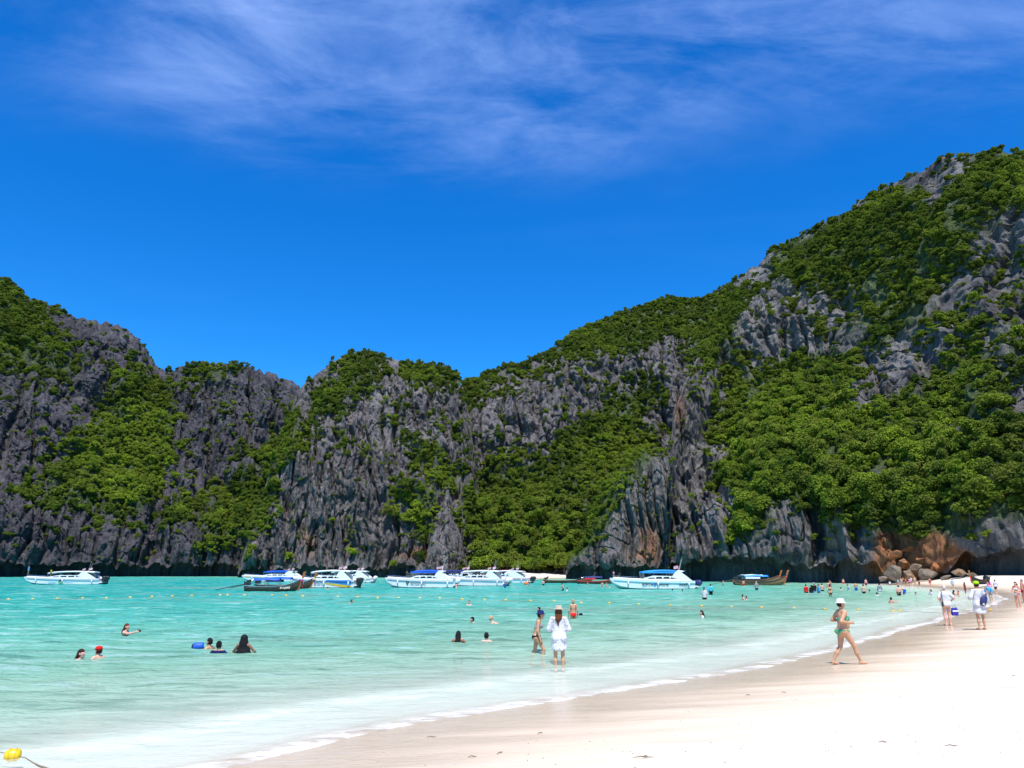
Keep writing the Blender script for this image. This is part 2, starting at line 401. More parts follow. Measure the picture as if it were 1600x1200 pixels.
def rock_material(name, light, dark, tone):
    t = NT(name)
    c = t.coords(); cv = t.coords(scale=(1, 1, 0.22))
    big = t.noise(c, 0.035, 5, 0.6); mid = t.noise(cv, 0.22, 8, 0.68, 0.6); fine = t.noise(cv, 1.1, 6, 0.7)
    v = t.math('ADD', t.math('MULTIPLY', big, 0.45), t.math('ADD', t.math('MULTIPLY', mid, 0.75), t.math('MULTIPLY', fine, 0.35)))
    col = t.mix(t.rng(v, 0.52, 1.02), dark, light)
    col = t.mix(t.math('MULTIPLY', t.rng(t.noise(t.coords(scale=(1, 1, 0.10), loc=(5, 9, 1)), 0.16, 5, 0.6, 0.3), 0.56, 0.70), 0.75), col, tone)
    white = t.math('MULTIPLY', t.rng(t.noise(t.coords(scale=(1, 1, 0.15), loc=(1, 4, 7)), 0.35, 6, 0.7), 0.60, 0.75), 0.5)
    col = t.mix(white, col, tuple(min(0.6, x * 1.55) for x in light))
    rf = t.attr('rust'); rn = t.noise(t.coords(scale=(1, 1, 0.35), loc=(3, 2, 2)), 0.14, 7, 0.7, 0.4)
    rust = t.math('MULTIPLY', t.rng(t.math('ADD', rf, t.math('SUBTRACT', rn, 0.5)), 0.30, 0.85), 0.9)
    rc = t.mix(t.rng(t.noise(c, 0.5, 5, 0.7), 0.3, 0.7), (0.23, 0.085, 0.035), (0.46, 0.22, 0.10))
    col = t.mix(rust, col, rc)
    gf = t.rng(t.math('ADD', t.attr('veg'), t.math('MULTIPLY', t.math('SUBTRACT', t.noise(c, 0.5, 6, 0.7), 0.5), 0.8)), 0.50, 0.80)
    gc = t.mix(t.rng(t.noise(c, 0.9, 4, 0.7), 0.35, 0.65), (0.030, 0.050, 0.014), (0.090, 0.140, 0.028))
    col = t.mix(t.math('MULTIPLY', gf, 0.85), col, gc)
    b = t.bump(t.noise(t.coords(scale=(1, 1, 0.4)), 0.55, 8, 0.72, 0.4), 1.0, 2.2)
    vo = t.n('ShaderNodeTexVoronoi', feature='DISTANCE_TO_EDGE'); t.l(t.coords(scale=(1, 1, 0.35)), vo.inputs['Vector']); vo.inputs['Scale'].default_value = 0.42
    b = t.bump(t.rng(vo.outputs['Distance'], 0.0, 0.12), 0.45, 0.7, b)
    b = t.bump(t.noise(c, 2.6, 5, 0.7), 0.8, 0.5, b)
    t.done(t.pbr(col, 0.92, b, Specular_IOR_Level=0.15)); return t.m
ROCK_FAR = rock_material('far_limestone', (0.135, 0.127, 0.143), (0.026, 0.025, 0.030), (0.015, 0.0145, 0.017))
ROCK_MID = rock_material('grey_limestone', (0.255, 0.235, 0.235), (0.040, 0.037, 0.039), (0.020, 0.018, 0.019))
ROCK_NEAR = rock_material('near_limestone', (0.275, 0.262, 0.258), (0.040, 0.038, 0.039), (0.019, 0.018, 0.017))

def ang(px, py):
    d = ray(px, py); return math.atan2(d[0], d[1]), d[2] / math.hypot(d[0], d[1])
def curve(pts):
    a = np.array(sorted(pts)); return lambda q: np.interp(q, a[:, 0], a[:, 1])
HILLS = []
def hill(name, label, sky_pts, base, ridge, prof, ncol, nrow, mat, seed, amp=(8, 3.0, 0.9), notch=5.0, notch_depth=6.0, flute=6.0, foot=None, notch_by=None, drop=6, set_back=0.0):
    """wall of rock: skyline seen from the beach, distance of foot and of crest by photo column, profile of the rise"""
    pts = [ang(a_, min(b_ + drop, 893)) for a_, b_ in sky_pts]      # the trees on the crest add the rest
    a0, a1 = min(p[0] for p in pts), max(p[0] for p in pts)
    az = np.linspace(a0, a1, ncol)
    tan_el = np.interp(az, [p[0] for p in sorted(pts)], [p[1] for p in sorted(pts)])
    to_az = lambda lst: np.interp(az, [ang(p, 893)[0] for p, _ in lst], [q for _, q in lst])
    R0, R1 = to_az(base), to_az(ridge)
    H = np.maximum(CZ + R1 * tan_el, 3.0)
    zf = to_az(foot) if foot else np.zeros(ncol)
    s = az * R0                                    # arc length along the foot
    nz = notch * (0.75 + 0.6 * fbm(s * 0.05, 0, seed, 3, seed) + 0.30 * (ridged(s * 0.22, 0, seed, 3, seed + 1) - 0.8)) * (to_az(notch_by) if notch_by else 1.0)
    nz = np.clip(nz, 0.4, notch * 1.3)
    nz = np.minimum(nz, H * 0.5)
    nb, nback = 9, 10
    tb = np.linspace(0, 1, nb)                     # undercut rows
    r_u = np.interp(tb, [0, 0.2, 0.55, 0.8, 1.0], [0.75, 1.0, 1.0, 0.55, 0.0])
    z_u = np.interp(tb, [0, 0.2, 0.55, 0.8, 1.0], [-0.5, 0.05, 0.75, 0.98, 1.0])
    v = np.linspace(0, 1, nrow + 1)[1:]
    gx, gy = np.array(prof).T
    wob = 0.09 * fbm(s[None, :] * 0.018, v[:, None] * 3.0, seed * 1.7, 3, seed + 3)
    g = np.interp(np.clip(v[:, None] + wob * np.sin(np.pi * v)[:, None], 0, 1), gx, gy)
    rr = np.concatenate([R0 + np.minimum(notch_depth, nz * 1.5)[None, :] * r_u[:, None] * (0.7 + 0.6 * (0.5 + 0.5 * pnoise(s * 0.08, 2.0, seed, seed)))[None, :],
                         R0 + (R1 - R0) * g, R1 + np.linspace(0.06, 1.2, nback)[:, None] * np.maximum(H, 25)[None, :]])
    zr = np.concatenate([zf + nz * z_u[:, None] - (z_u[:, None] < 0) * 2.0, zf + nz + (H - nz - zf) * v[:, None], H * (1 - np.linspace(0.06, 1.0, nback)[:, None] ** 1.3)])
    A = np.broadcast_to(az, rr.shape)
    P = np.stack([rr * np.sin(A), rr * np.cos(A), zr], -1)
    x, y, z = P[..., 0], P[..., 1], P[..., 2]
    face = np.zeros(rr.shape); face[nb:nb + nrow] = (np.clip(0.5 + v * 8, 0, 1) * np.clip((1 - v) * 6 + 0.25, 0, 1))[:, None]; face[nb - 2:nb] = 0.45; face[:nb - 2] = 0.12
    S = np.broadcast_to(s, rr.shape)
    ppx, ppy = project(P)
    vg = veg_at(ppx, ppy)
    rocky = 1 - 0.55 * vg
    edge = np.ones(rr.shape)
    wx = S + 4.0 * pnoise(S * 0.05, z * 0.05, seed, seed + 8)
    lean = z * 0.12 * pnoise(S * 0.012, 3.1, seed, seed + 2)
    low_v = np.zeros(rr.shape); low_v[nb:nb + nrow] = v[:, None]; low_v[nb + nrow:] = 1
    d1 = amp[0] * fbm(S / 45 + 0.02 * z, z / 60, seed * 3.3, 4, seed) * np.clip(0.15 + low_v * 4, 0, 1)
    d2 = amp[1] * (ridged((wx + lean) / flute, z / (flute * 7.5), seed, 3, seed + 5, 0.55) - 1.15)
    d3 = amp[2] * (1.3 * fbm(S / 2.6, z / 6.0, rr / 5.0, 3, seed + 9, 0.65) + 1.1 * (ridged((wx + lean) / (flute * 0.42), z / (flute * 1.9), seed + 3, 2, seed + 25) - 0.7))
    blocks = amp[1] * 0.7 * (np.floor(3 * pnoise((wx + lean) / (flute * 1.6), z / (flute * 2.4), seed * 2.0, seed + 12) + 0.5) / 3)
    ledge = amp[1] * 0.55 * np.sin(z / 4.3 + 2.5 * pnoise(S / 30, z / 40, seed, seed + 14)) * pnoise(S / 22, z / 18, seed + 1, seed + 15)
    crack = np.exp(-(pnoise((wx + lean) / (flute * 1.1), z / (flute * 7.5), seed * 4.0, seed + 60) / 0.075) ** 2) + 0.35 * np.exp(-(pnoise(S / (flute * 2.2) + z / (flute * 6), z / (flute * 1.8), seed * 5.0, seed + 61) / 0.06) ** 2)
    d2 = d2 - 0.75 * amp[1] * crack
    disp = (d1 + (d2 + d3 + blocks + ledge) * rocky) * face * edge
    disp = disp - set_back * sstep(0.02, 0.20, low_v) * (1 - sstep(0.55, 0.9, low_v))
    rr2 = rr - disp
    zz = zr + face * rocky * (0.35 * d2 + 0.8 * amp[2] * fbm(S / 3.0, z / 3.0, rr / 4, 2, seed + 20))
    crest = np.zeros(rr.shape); crest[nb + nrow - 14:nb + nrow + 3] = 1
    zz = zz + crest * (1.2 * amp[2] * ridged(S / 5.0, 1.0, seed, 3, seed + 22) - 1.0)
    zz[0] = np.minimum(zz[0], -2.5)
    P = np.stack([rr2 * np.sin(A), rr2 * np.cos(A), zz], -1)
    q = grid_quads(*rr.shape)
    me = mesh_np(name, P, q[:, ::-1], smooth=False)
    ppx, ppy = project(P)
    vg = veg_at(ppx, ppy); vg[nb + nrow:] = 0.6
    vg[:nb] = 0; attr(me, 'veg', vg); attr(me, 'rust', blobs(ppx, ppy, RUST))
    o = tag(link(name, me, mat), label, kind='structure')
    HILLS.append((name, P[nb - 1:nb + nrow + 3], seed)); return o

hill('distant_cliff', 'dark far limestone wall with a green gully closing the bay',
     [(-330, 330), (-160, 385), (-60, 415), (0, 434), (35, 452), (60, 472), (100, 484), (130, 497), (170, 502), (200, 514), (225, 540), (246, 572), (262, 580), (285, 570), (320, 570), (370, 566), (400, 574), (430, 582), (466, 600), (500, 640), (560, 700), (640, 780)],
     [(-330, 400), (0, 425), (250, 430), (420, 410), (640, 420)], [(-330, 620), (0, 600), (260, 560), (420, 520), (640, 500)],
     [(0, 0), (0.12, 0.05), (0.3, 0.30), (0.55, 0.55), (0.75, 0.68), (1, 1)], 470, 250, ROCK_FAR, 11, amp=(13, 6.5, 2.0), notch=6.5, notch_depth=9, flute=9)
hill('headland_cliff', 'tall grey limestone headland with fluted rock faces behind the anchored boats',
     [(372, 893), (380, 862), (395, 815), (412, 765), (430, 710), (450, 650), (466, 606), (490, 586), (520, 562), (548, 549), (580, 547), (600, 555), (625, 563), (660, 564), (690, 566), (704, 576), (716, 588), (728, 620), (740, 690), (752, 790), (760, 890)],
     [(370, 345), (560, 330), (700, 335), (760, 345)], [(370, 350), (470, 400), (560, 430), (700, 420), (760, 350)],
     [(0, 0), (0.3, 0.10), (0.55, 0.35), (0.8, 0.62), (1, 1)], 330, 260, ROCK_MID, 23, amp=(7, 5.2, 1.5), notch=5.0, notch_depth=7, flute=6.5)
hill('inland_slope', 'grey cliff and wooded slope rising behind the small cove beach',
     [(640, 700), (690, 630), (722, 594), (745, 584), (770, 572), (800, 562), (850, 547), (864, 536), (880, 524), (905, 508), (940, 494), (975, 480), (1010, 466), (1040, 458), (1085, 460), (1110, 452), (1140, 436), (1170, 424), (1200, 440), (1240, 480)],
     [(640, 330), (730, 325), (850, 318), (1000, 320), (1240, 330)], [(640, 420), (730, 440), (880, 470), (1040, 500), (1240, 500)],
     [(0, 0), (0.10, 0.12), (0.30, 0.42), (0.45, 0.50), (0.72, 0.62), (1, 1)], 380, 270, ROCK_MID, 37, drop=11, amp=(9, 5.2, 1.5), notch=0.8, notch_depth=0.5, flute=7.0, foot=[(640, 1.0), (900, 2.2), (1240, 2.2)])
hill('forested_mountain', 'big forested limestone mountain rising over the far end of the beach',
     [(1044, 893), (1046, 820), (1048, 700), (1052, 640), (1070, 596), (1095, 545), (1120, 490), (1146, 436), (1170, 418), (1200, 388), (1228, 376), (1250, 366), (1290, 345), (1330, 318), (1370, 292), (1410, 276), (1440, 263), (1470, 243), (1510, 238), (1550, 234), (1600, 238), (1650, 262), (1720, 340), (1800, 470), (1900, 640), (2000, 800)],
     [(1044, 206), (1100, 200), (1250, 186), (1330, 182), (1380, 177), (1480, 170), (1600, 160), (1750, 152), (2100, 160)], [(1044, 212), (1060, 232), (1100, 275), (1150, 330), (1250, 335), (1400, 310), (1600, 280), (2100, 230)],
     [(0, 0), (0.09, 0.015), (0.16, 0.06), (0.34, 0.30), (0.50, 0.46), (0.66, 0.56), (0.82, 0.76), (1, 1)], 600, 420, ROCK_NEAR, 51, drop=9, set_back=12.0, amp=(6.5, 4.6, 1.5), notch=5.2, notch_depth=7.5, flute=4.6,
     foot=[(1044, 0), (1300, 0), (1420, 0.8), (1600, 1.6), (2100, 2)],
     notch_by=[(1044, 1), (1330, 1.1), (1372, 0.9), (1385, 0.15), (1480, 0.15), (1515, 0.9), (2100, 1)])
hill('rock_buttress', 'sheer grey and tan rock buttress standing out beside the cove',
     [(884, 893), (890, 868), (905, 852), (918, 835), (924, 800), (940, 765), (955, 738), (972, 714), (990, 700), (1004, 688), (1022, 690), (1036, 698), (1047, 720), (1053, 780), (1056, 893)],
     [(884, 262), (960, 246), (1056, 244)], [(884, 268), (960, 276), (1020, 280), (1056, 250)],
     [(0, 0), (0.5, 0.15), (0.8, 0.4), (1, 1)], 190, 200, ROCK_NEAR, 67, amp=(3.5, 2.8, 0.7), notch=5.0, notch_depth=7, flute=4.0)
hill('rock_spire', 'pale rock spire draped with bushes at the edge of the cove',
     [(664, 893), (668, 860), (674, 822), (682, 800), (690, 788), (700, 790), (706, 806), (714, 812), (722, 836), (728, 868), (733, 893)],
     [(664, 322), (733, 322)], [(664, 324), (690, 334), (733, 324)],
     [(0, 0), (0.6, 0.3), (1, 1)], 90, 110, ROCK_MID, 83, amp=(2.0, 2.2, 0.7), notch=2.5, notch_depth=3, flute=3.4)

# ---------------------------------------------------------------- foliage
t = NT('leaves')
tn = t.attr('tint', 'INSTANCER'); oi = t.n('ShaderNodeObjectInfo'); gi = t.n('ShaderNodeNewGeometry')
rnd = oi.outputs['Random']; isl = gi.outputs['Random Per Island']
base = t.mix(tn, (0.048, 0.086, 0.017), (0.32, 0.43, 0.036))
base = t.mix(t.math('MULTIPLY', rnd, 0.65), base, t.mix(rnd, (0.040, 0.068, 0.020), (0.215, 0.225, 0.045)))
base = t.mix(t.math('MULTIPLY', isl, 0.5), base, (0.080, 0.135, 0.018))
df = t.n('ShaderNodeBsdfDiffuse'); t.l(base, df.inputs['Color'])
tl = t.n('ShaderNodeBsdfTranslucent'); t.l(t.mix(0.5, base, (0.10, 0.16, 0.01)), tl.inputs['Color'])
mx = t.n('ShaderNodeMixShader'); mx.inputs[0].default_value = 0.34; t.l(df.outputs[0], mx.inputs[1]); t.l(tl.outputs[0], mx.inputs[2])
LEAF = t.done(mx.outputs[0])
BARK = paint((0.12, 0.09, 0.065), 0.9, 0.1, 0.3)
def crown_mesh(name, seed, n, leaf, lobes, squash=0.75, spread=0.62):
    """crown of many leaf clumps spread over uneven lobes; radius about 1, foot at z = 0"""
    g = np.random.default_rng(seed)
    cs = [(0, 0, 0.55, 0.56)]
    for i in range(lobes):
        a = 2 * math.pi * (i + g.random()) / lobes; rr = spread * (0.6 + 0.6 * g.random())
        cs.append((rr * math.cos(a), rr * math.sin(a), 0.15 + 0.80 * g.random(), 0.24 + 0.20 * g.random()))
    cs = np.array(cs); w = cs[:, 3] ** 2; w /= w.sum()
    k = g.choice(len(cs), n, p=w)
    d = g.normal(size=(n, 3)); d /= np.linalg.norm(d, axis=1)[:, None]; d[:, 2] = np.where(d[:, 2] < -0.35, -d[:, 2], d[:, 2])
    rad = cs[k, 3] * (0.62 + 0.45 * g.random(n) ** 0.6)
    p = cs[k, :3] + d * rad[:, None]; p[:, 2] *= squash; p[:, 2] += 0.10
    nrm = d + 0.75 * g.normal(size=(n, 3)) + np.array([0, 0, 0.5]); nrm /= np.linalg.norm(nrm, axis=1)[:, None]
    tg = np.cross(nrm, g.normal(size=(n, 3))); tg /= np.linalg.norm(tg, axis=1)[:, None]; bt = np.cross(nrm, tg)
    s = leaf * (0.6 + 0.9 * g.random(n))[:, None]
    q = np.stack([p - tg * s, p + bt * s * 0.55 + nrm * s * 0.15, p + tg * s, p - bt * s * 0.55 + nrm * s * 0.1], 1)
    me = mesh_np(name, q.reshape(-1, 3), np.arange(n * 4).reshape(-1, 4), smooth=False); me.materials.append(LEAF)
    return me
CROWNS = [crown_mesh('crown_%d' % i, 100 + i, 620 + 90 * (i % 3), 0.10 + 0.012 * (i % 4), 5 + i % 5, (0.75, 1.25, 0.95, 1.05, 0.65, 1.4)[i], (0.75, 0.5, 0.66, 0.85, 0.8, 0.45)[i]) for i in range(6)]
SHRUBS = [crown_mesh('shrub_%d' % i, 200 + i, 300, 0.19, 4, 0.55, 0.6) for i in range(3)]
lib = bpy.data.collections.new('foliage_shapes')
for i, me in enumerate(CROWNS + SHRUBS):
    lib.objects.link(bpy.data.objects.new('leafy_%02d' % i, me))
gn = bpy.data.node_groups.new('scatter_foliage', 'GeometryNodeTree')
gn.interface.new_socket('Geometry', in_out='INPUT', socket_type='NodeSocketGeometry')
gn.interface.new_socket('Geometry', in_out='OUTPUT', socket_type='NodeSocketGeometry')
G = gn.nodes.new; gi_, go_ = G('NodeGroupInput'), G('NodeGroupOutput')
ci = G('GeometryNodeCollectionInfo'); ci.inputs['Collection'].default_value = lib
ci.inputs['Separate Children'].default_value = True; ci.inputs['Reset Children'].default_value = True
iop = G('GeometryNodeInstanceOnPoints'); iop.inputs['Pick Instance'].default_value = True
def named(n, ty):
    nd = G('GeometryNodeInputNamedAttribute'); nd.data_type = ty; nd.inputs[0].default_value = n
    return nd.outputs[0]
gl_ = gn.links.new
gl_(gi_.outputs[0], iop.inputs['Points']); gl_(ci.outputs[0], iop.inputs['Instance']); gl_(named('shape', 'INT'), iop.inputs['Instance Index'])
e2r = G('FunctionNodeEulerToRotation'); gl_(named('spin', 'FLOAT_VECTOR'), e2r.inputs[0]); gl_(e2r.outputs[0], iop.inputs['Rotation'])
gl_(named('size', 'FLOAT_VECTOR'), iop.inputs['Scale']); gl_(iop.outputs[0], go_.inputs[0])

FOREST = {  # label, trees per square metre of slope, crown radius range, shrub radius range
    'distant_cliff': ('dark green forest and scrub clinging to the far bay wall', 0.16, (1.5, 3.2)),
    'headland_cliff': ('scrub and small trees growing over the grey headland', 0.26, (1.0, 2.4)),
    'inland_slope': ('dense green forest on the slope behind the cove', 0.24, (1.2, 2.7)),
    'forested_mountain': ('dense tropical forest covering the big mountain', 0.42, (0.8, 2.2)),
    'rock_buttress': ('shrubs hanging on the sheer rock buttress', 0.3, (0.7, 1.6)),
    'rock_spire': ('bright bushes draped over the pale rock spire', 0.25, (0.7, 1.5)),
}
BIG_SPOTS = {}
for name, P, seed in HILLS:
    label, dens, (ra, rb) = FOREST[name]
    g = np.random.default_rng(seed)
    a, b, c_, d_ = P[:-1, :-1], P[:-1, 1:], P[1:, 1:], P[1:, :-1]
    area = 0.5 * np.linalg.norm(np.cross(c_ - a, d_ - b), axis=-1)
    ctr = (a + b + c_ + d_) / 4
    px, py = project(ctr)
    v = veg_at(px, py) + {'headland_cliff': 0.10, 'inland_slope': 0.10, 'forested_mountain': -0.01, 'distant_cliff': 0.03}.get(name, 0)
    nl = 0.22 * fbm(ctr[..., 0] / 14, ctr[..., 1] / 14, ctr[..., 2] / 20, 3, seed + 40) + 0.30 * pnoise(ctr[..., 0] / 5, ctr[..., 1] / 5, ctr[..., 2] / 9, seed + 47) - 0.34 * sstep(0.15, 0.5, pnoise(ctr[..., 0] / 7, ctr[..., 1] / 7, ctr[..., 2] / 24, seed + 49))
    nrm = np.cross(c_ - a, d_ - b); up = np.abs(nrm[..., 2]) / (np.linalg.norm(nrm, axis=-1) + 1e-9)
    cover = np.clip(sstep(0.36, 0.78, v + nl * 1.5 + 0.20 * (up - 0.4)) + 0.07, 0, 1)
    cover[(px < -60) | (px > 1660)] *= 0.5
    cnt = g.poisson(np.clip(area, 0, 60) * dens * cover)
    idx = np.repeat(np.arange(cnt.size), cnt.ravel())
    n = len(idx)
    u, w = g.random(n)[:, None], g.random(n)[:, None]
    A_, B_, C_, D_ = (q.reshape(-1, 3)[idx] for q in (a, b, c_, d_))
    pos = (A_ * (1 - u) + B_ * u) * (1 - w) + (D_ * (1 - u) + C_ * u) * w
    px, py = px.ravel()[idx], py.ravel()[idx]; vv = cover.ravel()[idx]
    low = sstep(560, 800, py) if name == 'forested_mountain' else 0.5 * sstep(500, 850, py)
    rad = ra + (rb - ra) * np.clip(g.random(n) ** 1.6 * 0.9 * (0.35 + 0.65 * vv) + 0.35 * low * vv, 0, 1.25)
    small = g.random(n) < (0.25 + 0.5 * (1 - vv)); rad = np.where(small, rad * 0.62, rad)
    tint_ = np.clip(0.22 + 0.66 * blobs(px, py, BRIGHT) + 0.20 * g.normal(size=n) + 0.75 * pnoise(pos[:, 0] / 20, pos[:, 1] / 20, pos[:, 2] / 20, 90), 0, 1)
    shape = np.where(small, g.integers(6, 9, n), g.integers(0, 6, n))
    pos[:, 2] -= 0.25 * rad
    if name == 'forested_mountain':     # the largest crowns low on the slope become single trees below
        near = np.where((px > 1060) & (px < 1598) & (py > 585) & (py < 850) & (rad > 1.9) & ~small)[0]
        near = near[np.argsort(-rad[near])][:170]
        BIG_SPOTS[name] = (pos[near], rad[near], tint_[near], px[near], py[near])
        keep = np.ones(n, bool); keep[near] = False
        pos, rad, tint_, shape, n = pos[keep], rad[keep], tint_[keep], shape[keep], int(keep.sum())
    me = bpy.data.meshes.new(name + '_foliage'); me.vertices.add(n); me.vertices.foreach_set('co', pos.astype(np.float32).ravel())
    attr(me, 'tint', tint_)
    at_ = me.attributes.new('shape', 'INT', 'POINT'); at_.data.foreach_set('value', shape.astype(np.int32))
    sp = np.stack([0.18 * g.normal(size=n), 0.18 * g.normal(size=n), g.random(n) * 6.28], -1)
    at_ = me.attributes.new('spin', 'FLOAT_VECTOR', 'POINT'); at_.data.foreach_set('vector', sp.astype(np.float32).ravel())
    sz = np.stack([rad * (0.8 + 0.5 * g.random(n)), rad * (0.8 + 0.5 * g.random(n)), rad * (0.7 + 0.7 * g.random(n))], -1)
    at_ = me.attributes.new('size', 'FLOAT_VECTOR', 'POINT'); at_.data.foreach_set('vector', sz.astype(np.float32).ravel())
    o = link('hillside_foliage', me); md = o.modifiers.new('scatter', 'NODES'); md.node_group = gn
    tag(o, label, 'forest', kind='stuff')
    print('FOREST', name, n)

# ---------------------------------------------------------------- mesh collector
class MB:
    def __init__(self): self.v, self.f = [], []
    def add(self, verts, faces):
        o = len(self.v); self.v += [tuple(map(float, p)) for p in verts]; self.f += [tuple(i + o for i in fc) for fc in faces]; return self
    def box(self, c, s, rz=0.0, ry=0.0):
        m = Matrix.Rotation(rz, 3, 'Z') @ Matrix.Rotation(ry, 3, 'Y'); c = Vector(c)
        vs = [c + m @ Vector((x * s[0] / 2, y * s[1] / 2, z * s[2] / 2)) for x in (-1, 1) for y in (-1, 1) for z in (-1, 1)]
        return self.add(vs, [(0, 1, 3, 2), (4, 6, 7, 5), (0, 4, 5, 1), (2, 3, 7, 6), (0, 2, 6, 4), (1, 5, 7, 3)])
    def tube(self, pts, rad, n=6):
        pts = [Vector(p) for p in pts]; rad = rad if hasattr(rad, '__len__') else [rad] * len(pts)
        vs, fs = [], []
        for i, p in enumerate(pts):
            d = (pts[min(i + 1, len(pts) - 1)] - pts[max(i - 1, 0)]).normalized()
            a = d.orthogonal().normalized() if i == 0 else (a - d * a.dot(d)).normalized()
            b = d.cross(a)
            vs += [p + (a * math.cos(2 * math.pi * k / n) + b * math.sin(2 * math.pi * k / n)) * rad[i] for k in range(n)]
        for i in range(len(pts) - 1):
            for k in range(n): fs.append((i * n + k, i * n + (k + 1) % n, (i + 1) * n + (k + 1) % n, (i + 1) * n + k))
        fs += [tuple(range(n))[::-1], tuple((len(pts) - 1) * n + k for k in range(n))]
        return self.add(vs, fs)
    def loft(self, rings, closed=True, caps=True):
        n = len(rings[0]); vs = [p for r in rings for p in r]; fs = []
        for i in range(len(rings) - 1):
            for k in range(n if closed else n - 1):
                fs.append((i * n + k, i * n + (k + 1) % n, (i + 1) * n + (k + 1) % n, (i + 1) * n + k))
        if caps: fs += [tuple(range(n))[::-1], tuple((len(rings) - 1) * n + k for k in range(n))]
        return self.add(vs, fs)
    def lathe(self, prof, c=(0, 0, 0), n=14, sx=1.0, sy=1.0):
        rings = [[(c[0] + r * sx * math.cos(2 * math.pi * k / n), c[1] + r * sy * math.sin(2 * math.pi * k / n), c[2] + z) for k in range(n)] for r, z in prof]
        return self.loft(rings)
    def blob(self, c, r, n=10, m=6):
        return self.lathe([(max(0.02, math.sin(math.pi * i / m)) * 1.0, -math.cos(math.pi * i / m)) for i in range(m + 1)], (0, 0, 0), n) .xf_last((m + 1) * n, c, r)
    def xf_last(self, k, c, r):
        r = r if hasattr(r, '__len__') else (r, r, r)
        for i in range(len(self.v) - k, len(self.v)):
            x, y, z = self.v[i]; self.v[i] = (c[0] + x * r[0], c[1] + y * r[1], c[2] + z * r[2])
        return self
    def slab(self, poly, axis, a, b):
        """polygon given in two coordinates, thick along the axis from a to b"""
        def P(u, v, w): return {'y': (u, w, v), 'z': (u, v, w), 'x': (w, u, v)}[axis]
        return self.loft([[P(u, v, a) for u, v in poly], [P(u, v, b) for u, v in poly]])
    def mesh(self, name, smooth=False, bevel=0.0):
        me = bpy.data.meshes.new(name); me.from_pydata(self.v, [], self.f); me.update()
        bm = bmesh.new(); bm.from_mesh(me); bmesh.ops.recalc_face_normals(bm, faces=bm.faces)
        if bevel: bmesh.ops.bevel(bm, geom=list(bm.edges), offset=bevel, segments=2, affect='EDGES', clamp_overlap=True)
        for fc in bm.faces: fc.smooth = smooth
        bm.to_mesh(me); bm.free(); return me
    def build(self, name, mat, parent=None, smooth=False, bevel=0.0): return link(name, self.mesh(name, smooth, bevel), mat, parent)
def copy_tree(o, parent=None):
    c = o.copy(); COL.objects.link(c); c.parent = parent
    for ch in o.children: copy_tree(ch, c)
    return c
def surf(px, py):
    """nearest point of the rock walls seen at this place of the photograph"""
    best = None
    for name, P, _ in HILLS:
        x, y = project(P); d = np.hypot(x - px, y - py); k = np.argwhere(d < 4)
        for i, j in k[:: max(1, len(k) // 40)]:
            p = P[i, j]; r = math.hypot(p[0], p[1])
            if best is None or r < best[0] - 2: best = (r, p)
    return None if best is None else best[1]

# ---------------------------------------------------------------- single trees
def trunk_mesh(name, seed):
    g = random.Random(seed); m = MB()
    top = (g.uniform(-.08, .08), g.uniform(-.08, .08), 1.0)
    m.tube([(0, 0, -0.3), (g.uniform(-.04, .04), g.uniform(-.04, .04), 0.35), top], [0.085, 0.06, 0.03], 7)
    for k in range(5):
        a = 2 * math.pi * (k + g.random()) / 5; z = g.uniform(0.35, 0.75); l = g.uniform(.35, .55)
        m.tube([(0, 0, z), (l * .5 * math.cos(a), l * .5 * math.sin(a), z + .18), (l * math.cos(a), l * math.sin(a), z + .42)], [0.04, 0.025, 0.010], 5)
    return m.mesh(name)
TRUNKS = [trunk_mesh('trunk_%d' % i, i) for i in range(3)]
for me in TRUNKS: me.materials.append(BARK)
BIGCROWNS = [crown_mesh('tree_crown_%d' % i, 300 + i, 1500, 0.085, 9 + i % 3, 0.95 + 0.1 * (i % 3), 0.62) for i in range(6)]
def tree(pos, rad, tint_, label, group, k, name='broadleaf_tree', crown=None):
    o = empty(name, (pos[0], pos[1], pos[2]), rz=(k * 2.399) % 6.28)
    tr = link('trunk', TRUNKS[k % 3], None, o, (0, 0, 0), None, (rad, rad, rad))
    cr_ = link('crown', crown or BIGCROWNS[k % 6], None, o, (0, 0, 0.28 * rad), None, (rad, rad, rad * (0.9 + 0.25 * ((k * 37) % 10) / 10)))
    cr_['tint'] = float(tint_)
    return tag(o, label, 'tree', group)
pos, rad, tn_, bpx, bpy_ = BIG_SPOTS['forested_mountain']
for k in range(len(rad)):
    hue = 'bright yellow-green' if tn_[k] > 0.62 else 'dark green' if tn_[k] < 0.24 else 'mid green'
    where = ('beside the tall dark crack' if bpx[k] < 1140 else 'above the rockfall' if bpx[k] > 1360 and bpx[k] < 1490 and bpy_[k] > 730 else 'above the overhang at the beach end' if bpx[k] >= 1490 and bpy_[k] > 700
             else 'under the grey crags' if bpy_[k] < 660 else 'above the moored longtail boats' if bpx[k] < 1260 else 'in the middle of the mountain slope')
    size_ = 'wide' if rad[k] > np.median(rad) else 'smaller'
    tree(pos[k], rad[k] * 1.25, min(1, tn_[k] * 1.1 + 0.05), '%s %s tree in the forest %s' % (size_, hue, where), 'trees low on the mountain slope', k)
g = random.Random(5)
k = 0
